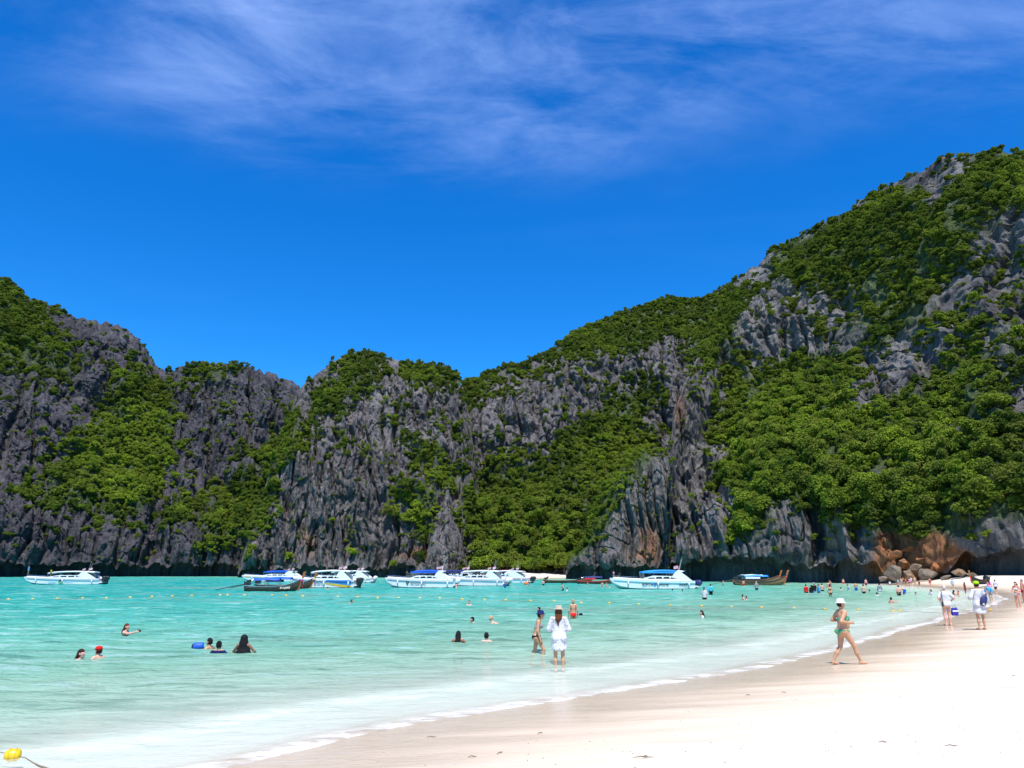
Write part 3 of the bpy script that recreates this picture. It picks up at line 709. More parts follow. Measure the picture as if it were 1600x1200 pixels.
for q in (-3, 0, 4, 9, 16, 24, 32):
    n = 8 if q < 20 else 7
    for i in range(n):
        px = 738 + (i + g.random()) * (150 + max(0, q) * 1.0) / n
        r_ = 318 + q + g.uniform(-2, 2); z_ = max(2.0, 2 + 0.85 * q + g.uniform(-1, 1))
        p = at_r(px, 893, r_); rr_ = g.uniform(2.6, 4.3) * (1.1 if q < 3 else 1.0)
        tv = g.uniform(0.15, 0.85)
        tree((p[0], p[1], z_), rr_, tv, '%s tree %s %s' % ('bright green' if tv > 0.55 else 'dark green', 'behind the cove beach' if q < 3 else 'low above the cove' if q < 16 else 'high above the cove',
             'by the rock spire' if px < 790 else 'in the middle' if px < 840 else 'by the buttress'), 'trees behind the cove beach', k); k += 1
for px, py, rad_, lab in [(551, 866, 2.6, 'lone bright green bush low on the grey headland above a white boat'), (617, 884, 2.0, 'small bright bush at the foot of the headland beside a rock crack'),
                          (453, 872, 2.3, 'bright bush on rusty rock at the left foot of the headland'), (523, 815, 1.6, 'small pale bush halfway up the dark headland wall'),
                          (640, 822, 4.6, 'big bright green bush in the hollow left of the pale rock spire'), (612, 808, 4.2, 'dark round bush in the hollow beside the bright green one')]:
    p = surf(px, py)
    if p is not None: tree((p[0], p[1] - 0.5, p[2] - 0.6), rad_, 0.35 if 'dark round' in lab else 0.95, lab, None, k, 'bush'); k += 1
# sea cove: fan-leaved bushes etc. stay in the foliage objects

# ---------------------------------------------------------------- fallen boulders
def boulder_mesh(name, seed):
    bm = bmesh.new(); bmesh.ops.create_icosphere(bm, subdivisions=4, radius=1.0)
    co = np.array([v.co for v in bm.verts]); g = np.random.default_rng(seed)
    for k in range(13):                      # flat broken faces
        n = g.normal(size=3); n /= np.linalg.norm(n); d = co @ n; lim = g.uniform(0.32, 0.62)
        co = co - np.maximum(d - lim, 0)[:, None] * n * 1.0
    co = co * (1 + 0.10 * fbm(co[:, 0] * 2.2, co[:, 1] * 2.2, co[:, 2] * 2.2, 4, seed))[:, None]
    for v, c in zip(bm.verts, co): v.co = c
    me = bpy.data.meshes.new(name); bm.to_mesh(me); bm.free(); attr(me, 'veg', np.zeros(len(co))); return me
BOULDERS = [boulder_mesh('boulder_%d' % i, 60 + i) for i in range(5)]
def stone_mat(name, a, b):
    t = NT(name); c = t.coords(); v = t.noise(c, 1.6, 7, 0.7, 0.5)
    col = t.mix(t.rng(v, 0.3, 0.7), a, b); col = t.mix(t.rng(t.noise(t.coords(loc=(4, 2, 1)), 0.9, 5, 0.6), 0.52, 0.68), col, (0.10, 0.085, 0.07))
    t.done(t.pbr(col, 0.9, t.bump(t.noise(c, 3.5, 7, 0.72), 0.9, 0.25), Specular_IOR_Level=0.2)); return t.m
ST_GREY, ST_TAN, ST_RUST = stone_mat('grey_stone', (0.10, 0.08, 0.06), (0.27, 0.21, 0.155)), stone_mat('tan_stone', (0.14, 0.09, 0.055), (0.30, 0.205, 0.13)), stone_mat('rusty_stone', (0.17, 0.065, 0.025), (0.36, 0.155, 0.06))
for k, (px, py, w, h, mt, lab) in enumerate([
    (1392, 894, 34, 30, ST_GREY, 'big squat grey boulder at the water end of the rockfall'), (1422, 899, 26, 16, ST_TAN, 'low tan boulder at the foot of the rockfall behind a crowd'),
    (1431, 888, 24, 20, ST_TAN, 'tan boulder in the middle of the rockfall under the rusty wall'), (1449, 898, 34, 22, ST_GREY, 'slanting grey slab boulder resting on the sand'),
    (1462, 884, 26, 22, ST_RUST, 'round orange boulder on top of the rockfall'), (1440, 874, 26, 14, ST_RUST, 'rusty block wedged under the orange wall'),
    (1414, 880, 22, 14, ST_RUST, 'small rusty boulder above the squat grey one'), (1400, 866, 24, 18, ST_RUST, 'rusty block high at the water end of the rockfall'),
    (1478, 903, 22, 10, ST_GREY, 'small low boulder on the sand beside the rockfall'), (1498, 894, 36, 18, ST_TAN, 'long tan boulder lying apart on the sand by the overhang'),
    (1516, 898, 18, 10, ST_GREY, 'small stone at the end of the long tan boulder'), (1452, 862, 28, 16, ST_RUST, 'orange block near the top of the rockfall'), (1424, 858, 26, 16, ST_RUST, 'flat orange block in the upper rockfall'),
    (1380, 904, 18, 10, ST_GREY, 'low dark boulder touching the water by the rockfall'), (1472, 870, 18, 16, ST_TAN, 'pale block at the upper edge of the rockfall')]):
    r_ = 174.5 - (py - 860) * 0.16 - max(0, px - 1440) * 0.05
    p = at_r(px, py, r_); s_ = r_ / FPX
    o = link('boulder', BOULDERS[k % 5].copy() if False else BOULDERS[k % 5], None, None, tuple(p), (0.2 * (k % 3), 0.15 * (k % 4), k * 1.3), (w * s_ * 0.50, w * s_ * 0.50, h * s_ * 0.50))
    if len(o.material_slots) == 0: o.data.materials.append(mt)
    o.material_slots[0].link = 'OBJECT'; o.material_slots[0].material = mt
    tag(o, lab, 'boulder', 'boulders of the rockfall')

# ---------------------------------------------------------------- speedboats
GEL = paint((0.80, 0.81, 0.81), 0.25, 0.5, 0.03); DARK = paint((0.012, 0.014, 0.018), 0.25, 0.5, 0.1); BLK = paint((0.02, 0.02, 0.022), 0.35)
NAVY = paint((0.012, 0.022, 0.13), 0.6); TARP = paint((0.010, 0.10, 0.62), 0.6); SKYB = paint((0.03, 0.30, 0.75), 0.5); STEEL = paint((0.55, 0.56, 0.58), 0.25, 0.5, 0.05, 1.0)
ORANGE = paint((0.80, 0.17, 0.02), 0.6); YEL = paint((0.80, 0.50, 0.02), 0.5); RED = paint((0.60, 0.02, 0.025), 0.6); GREY = paint((0.30, 0.31, 0.33), 0.5); CREAM = paint((0.62, 0.58, 0.48), 0.6)
INTER = paint((0.05, 0.055, 0.07), 0.7); PINK = paint((0.75, 0.10, 0.42), 0.6); WHITEC = paint((0.78, 0.78, 0.80), 0.8, 0.1, 0.06); GREEN = paint((0.10, 0.40, 0.08), 0.6)
def lettering(text, size, mat, parent, loc, rot, bold=0.0, name='lettering', shear=0.0):
    cu = bpy.data.curves.new('text', 'FONT'); cu.body = text; cu.size = size; cu.extrude = 0.006; cu.offset = bold; cu.align_x = 'CENTER'; cu.shear = shear
    tmp = bpy.data.objects.new('tmp_text', cu); COL.objects.link(tmp)
    dg = bpy.context.evaluated_depsgraph_get(); me = bpy.data.meshes.new_from_object(tmp.evaluated_get(dg))
    bpy.data.objects.remove(tmp); bpy.data.curves.remove(cu)
    return link(name, me, mat, parent, loc, rot)
def flag(parent, base, h, mats, name='flag', lean=0.0, size=0.5):
    """staff with a small striped flag"""
    x, y, z = base
    st = MB().tube([(x, y, z), (x + lean * h, y, z + h)], 0.018, 5).build('flag_staff', STEEL, parent)
    n = len(mats)
    for i, mt in enumerate(mats):
        a0, a1 = z + h - size * 0.66 * i / n, z + h - size * 0.66 * (i + 1) / n
        m = MB(); xs = [x + lean * h + size * k / 5 for k in range(6)]
        m.loft([[(xx, y + 0.05 * math.sin(k * 1.4) - 0.006, a1 - 0.03 * k), (xx, y + 0.05 * math.sin(k * 1.4) + 0.006, a1 - 0.03 * k), (xx, y + 0.05 * math.sin(k * 1.4) + 0.006, a0 - 0.03 * k), (xx, y + 0.05 * math.sin(k * 1.4) - 0.006, a0 - 0.03 * k)] for k, xx in enumerate(xs)])
        m.build('flag_stripe', mt, st)
THAI = [RED, WHITEC, NAVY, WHITEC, RED]
def outboard(parent, x, y, mat, tilt=0.0, s=1.0):
    root = MB(); c, sn = math.cos(tilt), math.sin(tilt)
    def T(p): return (x - (p[0] * c + p[1] * sn) * s, y, 0.75 + (p[1] * c - p[0] * sn) * s)
    prof = [(-0.05, 0.15), (0.0, 0.62), (0.14, 0.80), (0.48, 0.78), (0.62, 0.60), (0.60, 0.20), (0.45, 0.08)]
    rings = []
    for w, k in ((-0.24, 0.82), (-0.17, 1.0), (0.17, 1.0), (0.24, 0.82)):
        rings.append([(T((0.28 + (a - 0.28) * k, 0.42 + (b - 0.42) * k))[0], y + w * s, T((0.28 + (a - 0.28) * k, 0.42 + (b - 0.42) * k))[2]) for a, b in prof])
    cowl = root.loft(rings).build('outboard_cowl', mat, parent, True)
    lg = MB(); rings = []
    for zz, xa, xb, w in ((0.15, 0.05, 0.5, 0.12), (-0.35, 0.10, 0.42, 0.07), (-0.8, 0.12, 0.40, 0.05), (-0.9, 0.0, 0.55, 0.07), (-1.0, 0.1, 0.45, 0.03)):
        a, b = T((xa, zz)), T((xb, zz)); rings.append([(a[0], y - w * s, a[2]), (b[0], y - w * s, b[2]), (b[0], y + w * s, b[2]), (a[0], y + w * s, a[2])])
    lg.loft(rings).build('outboard_leg', GREY if mat is GEL else BLK, cowl)
    pr = MB()
    for q in range(3):
        a = 2 * math.pi * q / 3; p = T((0.62, -0.93)); pr.tube([(p[0], p[1], p[2]), (p[0] - 0.04, p[1] + 0.2 * s * math.cos(a), p[2] + 0.2 * s * math.sin(a))], [0.04, 0.07], 5)
    pr.build('propeller', STEEL, cowl)
def speedboat(px, wy, bow_px, stern_px, label, roof='hard', roof_mat=None, engine=None, n_eng=3, tilt=0.0, name_text=None, text_mat=None, text_size=0.6, text_x=0.0, stripe=None, extra=None, turn=0.0, tall=0.93, group='speedboats anchored in the bay', L=None, text2=None):
    """bow points along +x; origin on the waterline amidships"""
    p = at(px, wy); d = math.hypot(p[0], p[1]); px_m = (p[1] / math.cos(PITCH) * math.cos(PITCH)) / FPX
    span = abs(stern_px - bow_px) * px_m
    L = L or span / max(0.3, math.cos(turn))
    left = bow_px < stern_px
    o = empty('speedboat', (p[0], p[1], 0), (math.pi if left else 0) + turn)
    k = L / 14.0; B = 1.75 * min(1.0, 0.55 + 0.45 * k)
    hk = tall
    st = [(-0.5, 0.92, 1.25, -0.35), (-0.35, 0.98, 1.28, -0.4), (-0.1, 1.0, 1.34, -0.42), (0.12, 0.98, 1.42, -0.42), (0.28, 0.82, 1.52, -0.3), (0.38, 0.58, 1.60, 0.0), (0.46, 0.26, 1.66, 0.65), (0.5, 0.03, 1.70, 1.35)]
    rings = []
    for x, b, s_, kl in st:
        zc = kl + (s_ - kl) * 0.30
        rings.append([(x * L, 0, kl * hk), (x * L, -b * B * 0.90, zc * hk), (x * L, -b * B * 0.97, (zc + (s_ - zc) * 0.75) * hk), (x * L, -b * B, s_ * hk), (x * L, b * B, s_ * hk), (x * L, b * B * 0.97, (zc + (s_ - zc) * 0.75) * hk), (x * L, b * B * 0.90, zc * hk)])
    hull = MB().loft(rings).build('hull', GEL, o, False, 0.0)
    # side of the hull as a function of x and height fraction, for marks and fenders
    xs_, bs_, ss_, ks_ = (np.array([q[i] for q in st]) for i in range(4))
    def side(xf, hf):
        b = float(np.interp(xf, xs_, bs_)); s_ = float(np.interp(xf, xs_, ss_)); kl = float(np.interp(xf, xs_, ks_)); zc = kl + (s_ - kl) * 0.30
        y = np.interp(hf, [0, 0.75, 1], [0.90, 0.97, 1.0]) * b * B; return y, (zc + (s_ - zc) * hf) * hk
    for sg, nm in ((1, 'rub_rail'), (-1, 'rub_rail')):
        MB().tube([(x * L, sg * (b * B + 0.015), (s_ - 0.30) * hk) for x, b, s_, kl in st[:-1]], 0.045, 5).build(nm, GREY if stripe is None else stripe, hull)
    # foredeck and coaming that carries the windows
    dk = MB(); dk.loft([[(x * L, -b * B * 0.93, s_ * hk), (x * L, -b * B * 0.5, (s_ + 0.16) * hk), (x * L, b * B * 0.5, (s_ + 0.16) * hk), (x * L, b * B * 0.93, s_ * hk)] for x, b, s_, kl in st[3:7]]).build('foredeck', GEL, o)
    if roof == 'canvas': W0, W1 = -0.36, 0.10
    else: W0, W1 = -0.36, 0.13
    for sg in (1, -1):
        poly = [(W0 * L, 1.22 * hk), (W0 * L, 1.85 * hk), (W0 * 0.5 * L, 1.98 * hk), (0.0, 2.02 * hk), (W1 * L, 1.72 * hk), (W1 * 1.5 * L, 1.44 * hk)]
        cab = MB().slab(poly, 'y', sg * (B * 0.90 - 0.06), sg * (B * 0.90)).build('coaming', GEL, o)
        nwin = 4
        for i in range(nwin):
            x0 = (W0 + 0.07 + (W1 - W0 - 0.10) * i / nwin) * L; x1 = x0 + (W1 - W0 - 0.10) / nwin * L * 0.80
            zt = 1.86 if i < nwin - 1 else 1.74
            MB().slab([(x0, 1.56 * hk), (x0 + 0.16, zt * hk), (x1, (zt - 0.03) * hk), (x1 + 0.18, 1.56 * hk)], 'y', sg * (B * 0.90 - 0.01), sg * (B * 0.90 + 0.012)).build('window', DARK, cab)
    MB().slab([(W1 * L, -B * 0.8), (W1 * L + 0.12, -B * 0.8), (W1 * L + 0.12, B * 0.8), (W1 * L, B * 0.8)], 'z', 1.45 * hk, 2.25 * hk).build('windscreen', DARK, o)
    MB().box(((W0 + W1) / 2 * L, 0, 1.25 * hk), ((W1 - W0) * L, B * 1.7, 0.1)).build('cockpit_floor', INTER, o)
    for i in range(4):
        for sg in (-1, 1):
            sb = MB().box(((W0 + 0.06 + i * 0.105) * L, sg * B * 0.52, 1.58 * hk), (0.5, B * 0.5, 0.55), 0, 0).build('seat', NAVY if roof == 'canvas' else GREY, o, False, 0.05)
            MB().box(((W0 + 0.04 + i * 0.105) * L, sg * B * 0.52, 1.95 * hk), (0.14, B * 0.5, 0.5), 0, -0.2).build('backrest', NAVY if roof == 'canvas' else GREY, sb, False, 0.04)
    # roof
    zr = 2.62 * hk
    rm = roof_mat or GEL
    r0, r1 = (-0.42, 0.17) if roof == 'hard' else (-0.33, 0.12)
    rr = []
    for i in range(9):
        f = i / 8; x = (r0 + (r1 - r0) * f) * L; zt = zr + 0.22 * math.sin(math.pi * min(1, f * 0.9 + 0.12)) - (0.10 if i == 8 else 0); w = B * (0.86 if 0 < i < 8 else 0.74); th = 0.10 if roof == 'hard' else 0.05
        rr.append([(x, -w, zt - 0.10), (x, -w * 0.6, zt + 0.05), (x, w * 0.6, zt + 0.05), (x, w, zt - 0.10), (x, w * 0.95, zt - 0.10 - th), (x, -w * 0.95, zt - 0.10 - th)])
    rf = MB().loft(rr).build('roof', rm, o)
    if roof == 'canvas':
        for sg in (1, -1): MB().loft([[(x, sg * B * 0.86, zr + 0.02), (x, sg * B * 0.90, zr + 0.02), (x, sg * B * 0.90, zr - 0.22), (x, sg * B * 0.86, zr - 0.22)] for x in [(r0 + (r1 - r0) * f) * L for f in (0.02, 0.35, 0.7, 0.98)]]).build('canopy_valance', rm, rf)
    for sg in (1, -1):
        for f in (0.03, 0.36, 0.70, 0.97):
            x = (r0 + (r1 - r0) * f) * L
            if x < -0.3 * L: continue
            MB().tube([(x, sg * B * 0.84, 1.6 * hk), (x + 0.1, sg * B * 0.82, zr)], 0.03, 6).build('roof_post', STEEL, o)
        # swept arch at the stern
        poly = [(-0.22 * L, 1.75 * hk), (-0.36 * L, 1.30 * hk), (-0.47 * L, 1.22 * hk), (-0.40 * L, 1.95 * hk), (-0.34 * L, zr - 0.12), (-0.385 * L, zr + 0.10), (-0.30 * L, zr + 0.16), (-0.265 * L, zr - 0.05)]
        MB().slab(poly, 'y', sg * (B * 0.885 - 0.07), sg * (B * 0.885 + 0.04)).build('radar_arch', GEL, o, False, 0.02)
    MB().box((-0.32 * L, 0, zr + 0.12), (0.8, B * 1.7, 0.10)).build('arch_beam', GEL, o, False, 0.02)
    for q, (yy, hh) in enumerate(((B * 0.5, 2.0), (B * 0.2, 1.7))):
        MB().tube([(-0.33 * L, yy, zr + 0.15), (-0.33 * L - 0.5, yy, zr + hh)], [0.02, 0.01], 5).build('antenna', WHITEC, o)
    flag(o, (-0.34 * L, -B * 0.3, zr + 0.15), 0.75, THAI, size=0.6); flag(o, (-0.31 * L, B * 0.75, zr + 0.15), 0.65, THAI, size=0.55)
    # stern gear
    MB().box((-0.515 * L, 0, 0.42 * hk), (0.05 * L, B * 1.7, 0.14)).build('swim_platform', GEL, o, False, 0.03)
    em = engine or BLK
    for i in range(n_eng):
        outboard(o, -0.52 * L, (i - (n_eng - 1) / 2) * 0.82, em, tilt, 1.05)
    for xf in (-0.42, -0.05, 0.30):
        for sg in (1, -1):
            y, z = side(xf, 0.9); y2, z2 = side(xf, 0.1)
            fd = MB().tube([(xf * L, sg * (y + 0.06), z + 0.25), (xf * L, sg * (y + 0.13), z - 0.1), (xf * L, sg * (y2 + 0.20), z - 0.15)], 0.012, 4)
            fd = MB().lathe([(0.01, -0.36), (0.09, -0.3), (0.11, 0), (0.09, 0.3), (0.01, 0.36)], (xf * L, sg * (y + 0.15), z - 0.42), 8).build('fender', SKYB if engine is None else WHITEC, o, True)
            MB().tube([(xf * L, sg * (y + 0.13), z - 0.1), (xf * L, sg * (y + 0.02), z + 0.25)], 0.014, 4).build('fender_line', NAVY, fd)
    for i in range(6):
        xf = 0.20 + i * 0.045
        for sg in (1, -1):
            b, zz_ = float(np.interp(xf, xs_, bs_)) * B * 0.92, float(np.interp(xf, xs_, ss_)) * hk
    rail = [(xf * L, float(np.interp(xf, xs_, bs_)) * B * 0.9, float(np.interp(xf, xs_, ss_)) * hk + 0.32) for xf in np.linspace(0.18, 0.47, 9)]
    MB().tube(rail, 0.018, 5).tube([(x, -y, z) for x, y, z in rail], 0.018, 5).build('bow_rail', STEEL, o)
    if name_text:
        for sg in (1, -1):
            y, z = side(text_x, 0.50); y0, z0 = side(text_x, 0.35); y1, z1 = side(text_x, 0.65)
            tilt_ = math.atan2(y1 - y0, z1 - z0)
            lettering(name_text, text_size, text_mat or NAVY, hull, (text_x * L, sg * (y + 0.04), z - text_size * 0.32), (math.pi / 2 - tilt_, 0, 0) if sg < 0 else (math.pi / 2 - tilt_, 0, math.pi), bold=0.012)
    if text2:
        for sg in (1, -1):
            y, z = side(-0.36, 0.50); lettering(text2, text_size * 0.8, BLK, hull, (-0.36 * L, sg * (y + 0.06), z - text_size * 0.3), (math.pi / 2 - 0.1, 0, 0) if sg < 0 else (math.pi / 2 - 0.1, 0, math.pi), shear=0.25, bold=0.008)
    tag(o, label, 'speedboat', group)
    if extra: extra(o, L, B, hk, side, zr, hull)
    return o
def emblem(cx, hf, mats, shape):
    def f(o, L, B, hk, side, zr, hull):
        for sg in (1, -1):
            y, z = side(cx, hf)
            if shape == 'marlin':
                MB().slab([(cx * L - 0.28, z - 0.05), (cx * L, z + 0.55), (cx * L + 0.26, z - 0.05)], 'y', sg * (y + 0.02), sg * (y + 0.05)).build('emblem', mats[0], hull)
                MB().slab([(cx * L - 0.42, z + 0.02), (cx * L - 0.30, z - 0.30), (cx * L, z - 0.62), (cx * L + 0.30, z - 0.30), (cx * L + 0.42, z + 0.02), (cx * L, z - 0.16)], 'y', sg * (y + 0.02), sg * (y + 0.045)).build('emblem', mats[1], hull)
            elif shape == 'shield':
                MB().slab([(cx * L - 0.25, z + 0.25), (cx * L, z + 0.30), (cx * L + 0.25, z + 0.25), (cx * L + 0.16, z - 0.15), (cx * L, z - 0.32), (cx * L - 0.16, z - 0.15)], 'y', sg * (y + 0.02), sg * (y + 0.05)).build('emblem', mats[0], hull)
                MB().slab([(cx * L - 0.13, z + 0.16), (cx * L + 0.13, z + 0.16), (cx * L, z - 0.16)], 'y', sg * (y + 0.05), sg * (y + 0.06)).build('emblem', mats[1], hull)
            else:
                MB().lathe([(0.01, -0.02), (0.22, -0.02), (0.22, 0.02), (0.01, 0.02)], (0, 0, 0), 14)
                pts = [(cx * L + 0.2 * math.cos(a), z + 0.2 * math.sin(a)) for a in np.linspace(0, 2 * math.pi, 15)[:-1]]
                MB().slab(pts, 'y', sg * (y + 0.02), sg * (y + 0.05)).build('emblem', mats[0], hull)
                MB().slab([(cx * L - 0.4, z - 0.04), (cx * L + 0.4, z - 0.04), (cx * L + 0.4, z + 0.04), (cx * L - 0.4, z + 0.04)], 'y', sg * (y + 0.05), sg * (y + 0.06)).build('emblem', mats[1], hull)
    return f
def swoosh(o, L, B, hk, side, zr, hull):
    for mt, (a, b), off in ((SKYB, (0.55, 0.98), 0.03), (YEL, (0.20, 0.55), 0.035)):
        for sg in (1, -1):
            m = MB(); rings = []
            for i in range(8):
                f = i / 7; xf = -0.08 - 0.38 * f; wv = 0.16 * math.sin(f * 3.0)
                lo, hi = (a - 0.35 * f + (0.30 if mt is SKYB else 0.28) * (1 - f) * 0.8, b - (0.30 * f if mt is YEL else 0.0))
                lo = min(lo, hi - 0.03); y0, z0 = side(xf, max(0.02, lo)); y1, z1 = side(xf, hi)
                rings.append([(xf * L, sg * (y0 + off), z0), (xf * L, sg * (y1 + off), z1), (xf * L, sg * (y1 + off - 0.01), z1), (xf * L, sg * (y0 + off - 0.01), z0)])
            m.loft(rings).build('hull_stripe', mt, hull)
def life_jackets(o, L, B, hk, side, zr, hull):
    for i in range(7):
        x = (-0.30 + 0.022 * i) * L; MB().blob((x, B * (0.6 if i % 2 else -0.3), 1.75 * hk + 0.15 * (i % 3)), (0.26, 0.30, 0.28), 8, 5).build('life_jacket_bundle', ORANGE, o, True)
def red_pillow(o, L, B, hk, side, zr, hull): MB().box((-0.15 * L, 0, zr + 0.22), (1.2, 1.0, 0.25)).build('roof_bag', RED, o, False, 0.08)

LBL = paint((0.42, 0.72, 0.84), 0.4)
speedboat(98, 913.2, 36, 152, 'white speedboat with a white hard roof lying alone by the far cliff', 'hard', None, BLK, 3, 0.0, 'Ocean        Marlin', LBL, 0.62, -0.02, None, emblem(-0.02, 0.5, (NAVY, GREEN), 'marlin'), 0.04, tall=0.88)
speedboat(425, 908.5, 374, 468, 'white speedboat with a royal blue canopy half hidden behind two longtail boats', 'canvas', TARP, BLK, 2, 0.0, None, None, 0.5, 0, YEL, None, -0.05)
speedboat(505, 918.5, 436, 536, 'white speedboat with blue and yellow swoosh on its hull, beside the longtail prows', 'hard', None, BLK, 3, 0.15, 'Bhanut', GREY, 0.62, 0.02, NAVY, swoosh, -0.06)
speedboat(535, 910.5, 470, 562, 'white speedboat with a yellow stripe, its white engines showing past the swoosh boat', 'hard', None, GEL, 2, 0.3, None, None, 0.5, 0, YEL, None, -0.10)
speedboat(655, 918.5, 602, 706, 'white speedboat with a blue canopy and shield emblem, bow out, first of the packed row', 'canvas', TARP, GEL, 3, 0.35, 'Mirdlan Bay', GREY, 0.50, 0.0, GREY, emblem(0.155, 0.55, (BLK, GREEN), 'shield'), 0.0)
speedboat(697, 914.5, 640, 742, 'white speedboat with a navy canopy moored close behind the shield emblem boat', 'canvas', NAVY, GEL, 3, 0.55, None, None, 0.5, 0, GREY, None, -0.16)
speedboat(740, 915.5, 690, 786, 'white speedboat with orange life jackets piled under its arch', 'hard', None, GEL, 3, 0.5, None, None, 0.5, 0, GREY, life_jackets, -0.30)
speedboat(772, 911, 715, 822, 'white speedboat with red bag on its roof and black engines, last of the packed row', 'hard', None, BLK, 3, 0.4, None, None, 0.5, 0, RED, red_pillow, -0.35)
speedboat(760, 904.5, 705, 822, 'white speedboat with long navy roof drawn up behind the packed row', 'canvas', NAVY, GEL, 2, 0.2, None, None, 0.5, 0, NAVY, None, 0.0)
speedboat(1018, 920.5, 951, 1077, 'large white speedboat with bright blue canopy moored in front of the rock buttress', 'canvas', SKYB, NAVY, 3, 0.75, 'SOFIYA     MARINE', BLK, 0.46, -0.02, LBL, emblem(-0.015, 0.5, (SKYB, NAVY), 'round'), 0.05, text2='PHUKET')

# ---------------------------------------------------------------- longtail boats
WOODD = paint((0.085, 0.048, 0.028), 0.55, 0.4, 0.25); WOODO = paint((0.36, 0.13, 0.03), 0.45, 0.4, 0.2); WOODL = paint((0.30, 0.18, 0.09), 0.6, 0.3, 0.25); TEAL = paint((0.10, 0.20, 0.22), 0.6)
def longtail(px, wy, stern_px, bow_px, label, hullm, trim, awning=None, awn2=None, ribbons=(RED, YEL, GREEN), turn=0.0, text=None, shaft=True, z=0.0, prow=WOODO, tall=1.0):
    p = at(px, wy, z); L = abs(bow_px - stern_px) * p[1] / FPX / max(0.4, math.cos(turn))
    o = empty('longtail_boat', (p[0], p[1], z), (0 if bow_px > stern_px else math.pi) + turn)
    k = max(0.85, L / 11) * tall; B = 0.95 * k
    st = [(-0.5, 0.72, 0.85, -0.05), (-0.4, 0.86, 0.72, -0.25), (-0.2, 1.0, 0.66, -0.3), (0.0, 1.0, 0.70, -0.3), (0.18, 0.88, 0.86, -0.28), (0.30, 0.62, 1.15, -0.15), (0.38, 0.36, 1.45, 0.10), (0.44, 0.10, 1.75, 0.55)]
    outer, inner = [], []
    for x, b, s_, kl in st:
        outer.append([(x * L, -b * B, s_ * k), (x * L, -b * B * 0.82, (kl + 0.45 * (s_ - kl)) * k), (x * L, 0, kl * k), (x * L, b * B * 0.82, (kl + 0.45 * (s_ - kl)) * k), (x * L, b * B, s_ * k),
                      (x * L, b * B * 0.9, s_ * k), (x * L, b * B * 0.7, (kl + 0.5 * (s_ - kl)) * k), (x * L, 0, (kl + 0.14) * k), (x * L, -b * B * 0.7, (kl + 0.5 * (s_ - kl)) * k), (x * L, -b * B * 0.9, s_ * k)])
    hull = MB().loft(outer).build('hull', hullm, o)
    for sg in (1, -1):
        MB().tube([(x * L, sg * b * B, s_ * k + 0.02) for x, b, s_, kl in st], 0.05, 5).build('gunwale', trim, hull)
        MB().tube([(x * L, sg * (b * B * 0.95 + 0.01), (s_ - 0.16) * k) for x, b, s_, kl in st], 0.025, 4).build('strake', trim, hull)
    for xf in (-0.3, -0.15, 0.0, 0.14, 0.26):
        b = float(np.interp(xf, [q[0] for q in st], [q[1] for q in st])); zz_ = float(np.interp(xf, [q[0] for q in st], [q[2] for q in st]))
        MB().box((xf * L, 0, (zz_ - 0.15) * k), (0.28, b * B * 1.7, 0.05)).build('thwart', WOODL, o)
    w = 0.17 * k
    prw = MB().loft([[(x - w * a, -w * 0.45, zz_), (x + w * a, -w * 0.45, zz_ + 0.04), (x + w * a, w * 0.45, zz_ + 0.04), (x - w * a, w * 0.45, zz_)] for x, zz_, a in
                ((0.405 * L, -0.05 * k, 0.7), (0.43 * L, 0.7 * k, 0.85), (0.462 * L, 1.5 * k, 0.8), (0.485 * L, 2.15 * k, 1.0), (0.508 * L, 2.75 * k, 1.25), (0.512 * L, 2.85 * k, 1.1))]).build('prow', prow, o)
    for i, mt in enumerate(ribbons):
        x, zz_ = 0.464 * L + 0.012 * i, 1.45 * k + 0.16 * i
        rb = MB().lathe([(w * 1.1, -0.07), (w * 1.25, 0), (w * 1.1, 0.07)], (x, 0, zz_), 8).tube([(x + 0.05, w, zz_), (x + 0.16, w * 1.3, zz_ - 0.45), (x + 0.1, w * 1.2, zz_ - 0.8)], [0.05, 0.06, 0.03], 5)
        rb.build('ribbon', mt, prw)
    eng = MB().box((-0.46 * L, 0, 1.15 * k), (0.75, 0.5, 0.42)).box((-0.44 * L, 0, 1.42 * k), (0.5, 0.36, 0.2)).tube([(-0.46 * L - 0.3, 0.22, 1.25 * k), (-0.46 * L - 0.5, 0.25, 1.55 * k)], 0.05, 6).lathe([(0.02, -0.1), (0.2, -0.08), (0.2, 0.08), (0.02, 0.1)], (-0.42 * L, 0.0, 1.60 * k), 10).build('engine', BLK, o, False, 0.02)
    MB().tube([(-0.46 * L, 0, 0.6 * k), (-0.46 * L, 0, 1.0 * k)], 0.07, 6).build('engine_mount', STEEL, o)
    if shaft:
        sh = MB().tube([(-0.49 * L, 0, 1.1 * k), (-0.49 * L - 2.2 * k, 0.1, 0.66 * k), (-0.49 * L - 4.2 * k, 0.2, 0.22 * k)], 0.045, 6).build('propeller_shaft', BLK, eng)
        MB().lathe([(0.02, -0.04), (0.17, -0.02), (0.17, 0.02), (0.02, 0.04)], (-0.49 * L - 4.25 * k, 0.2, 0.22 * k), 8).build('propeller', BLK, sh)
    MB().tube([(-0.44 * L, 0.1, 1.45 * k), (-0.36 * L, 0.3, 1.75 * k)], 0.03, 5).build('tiller', STEEL, eng)
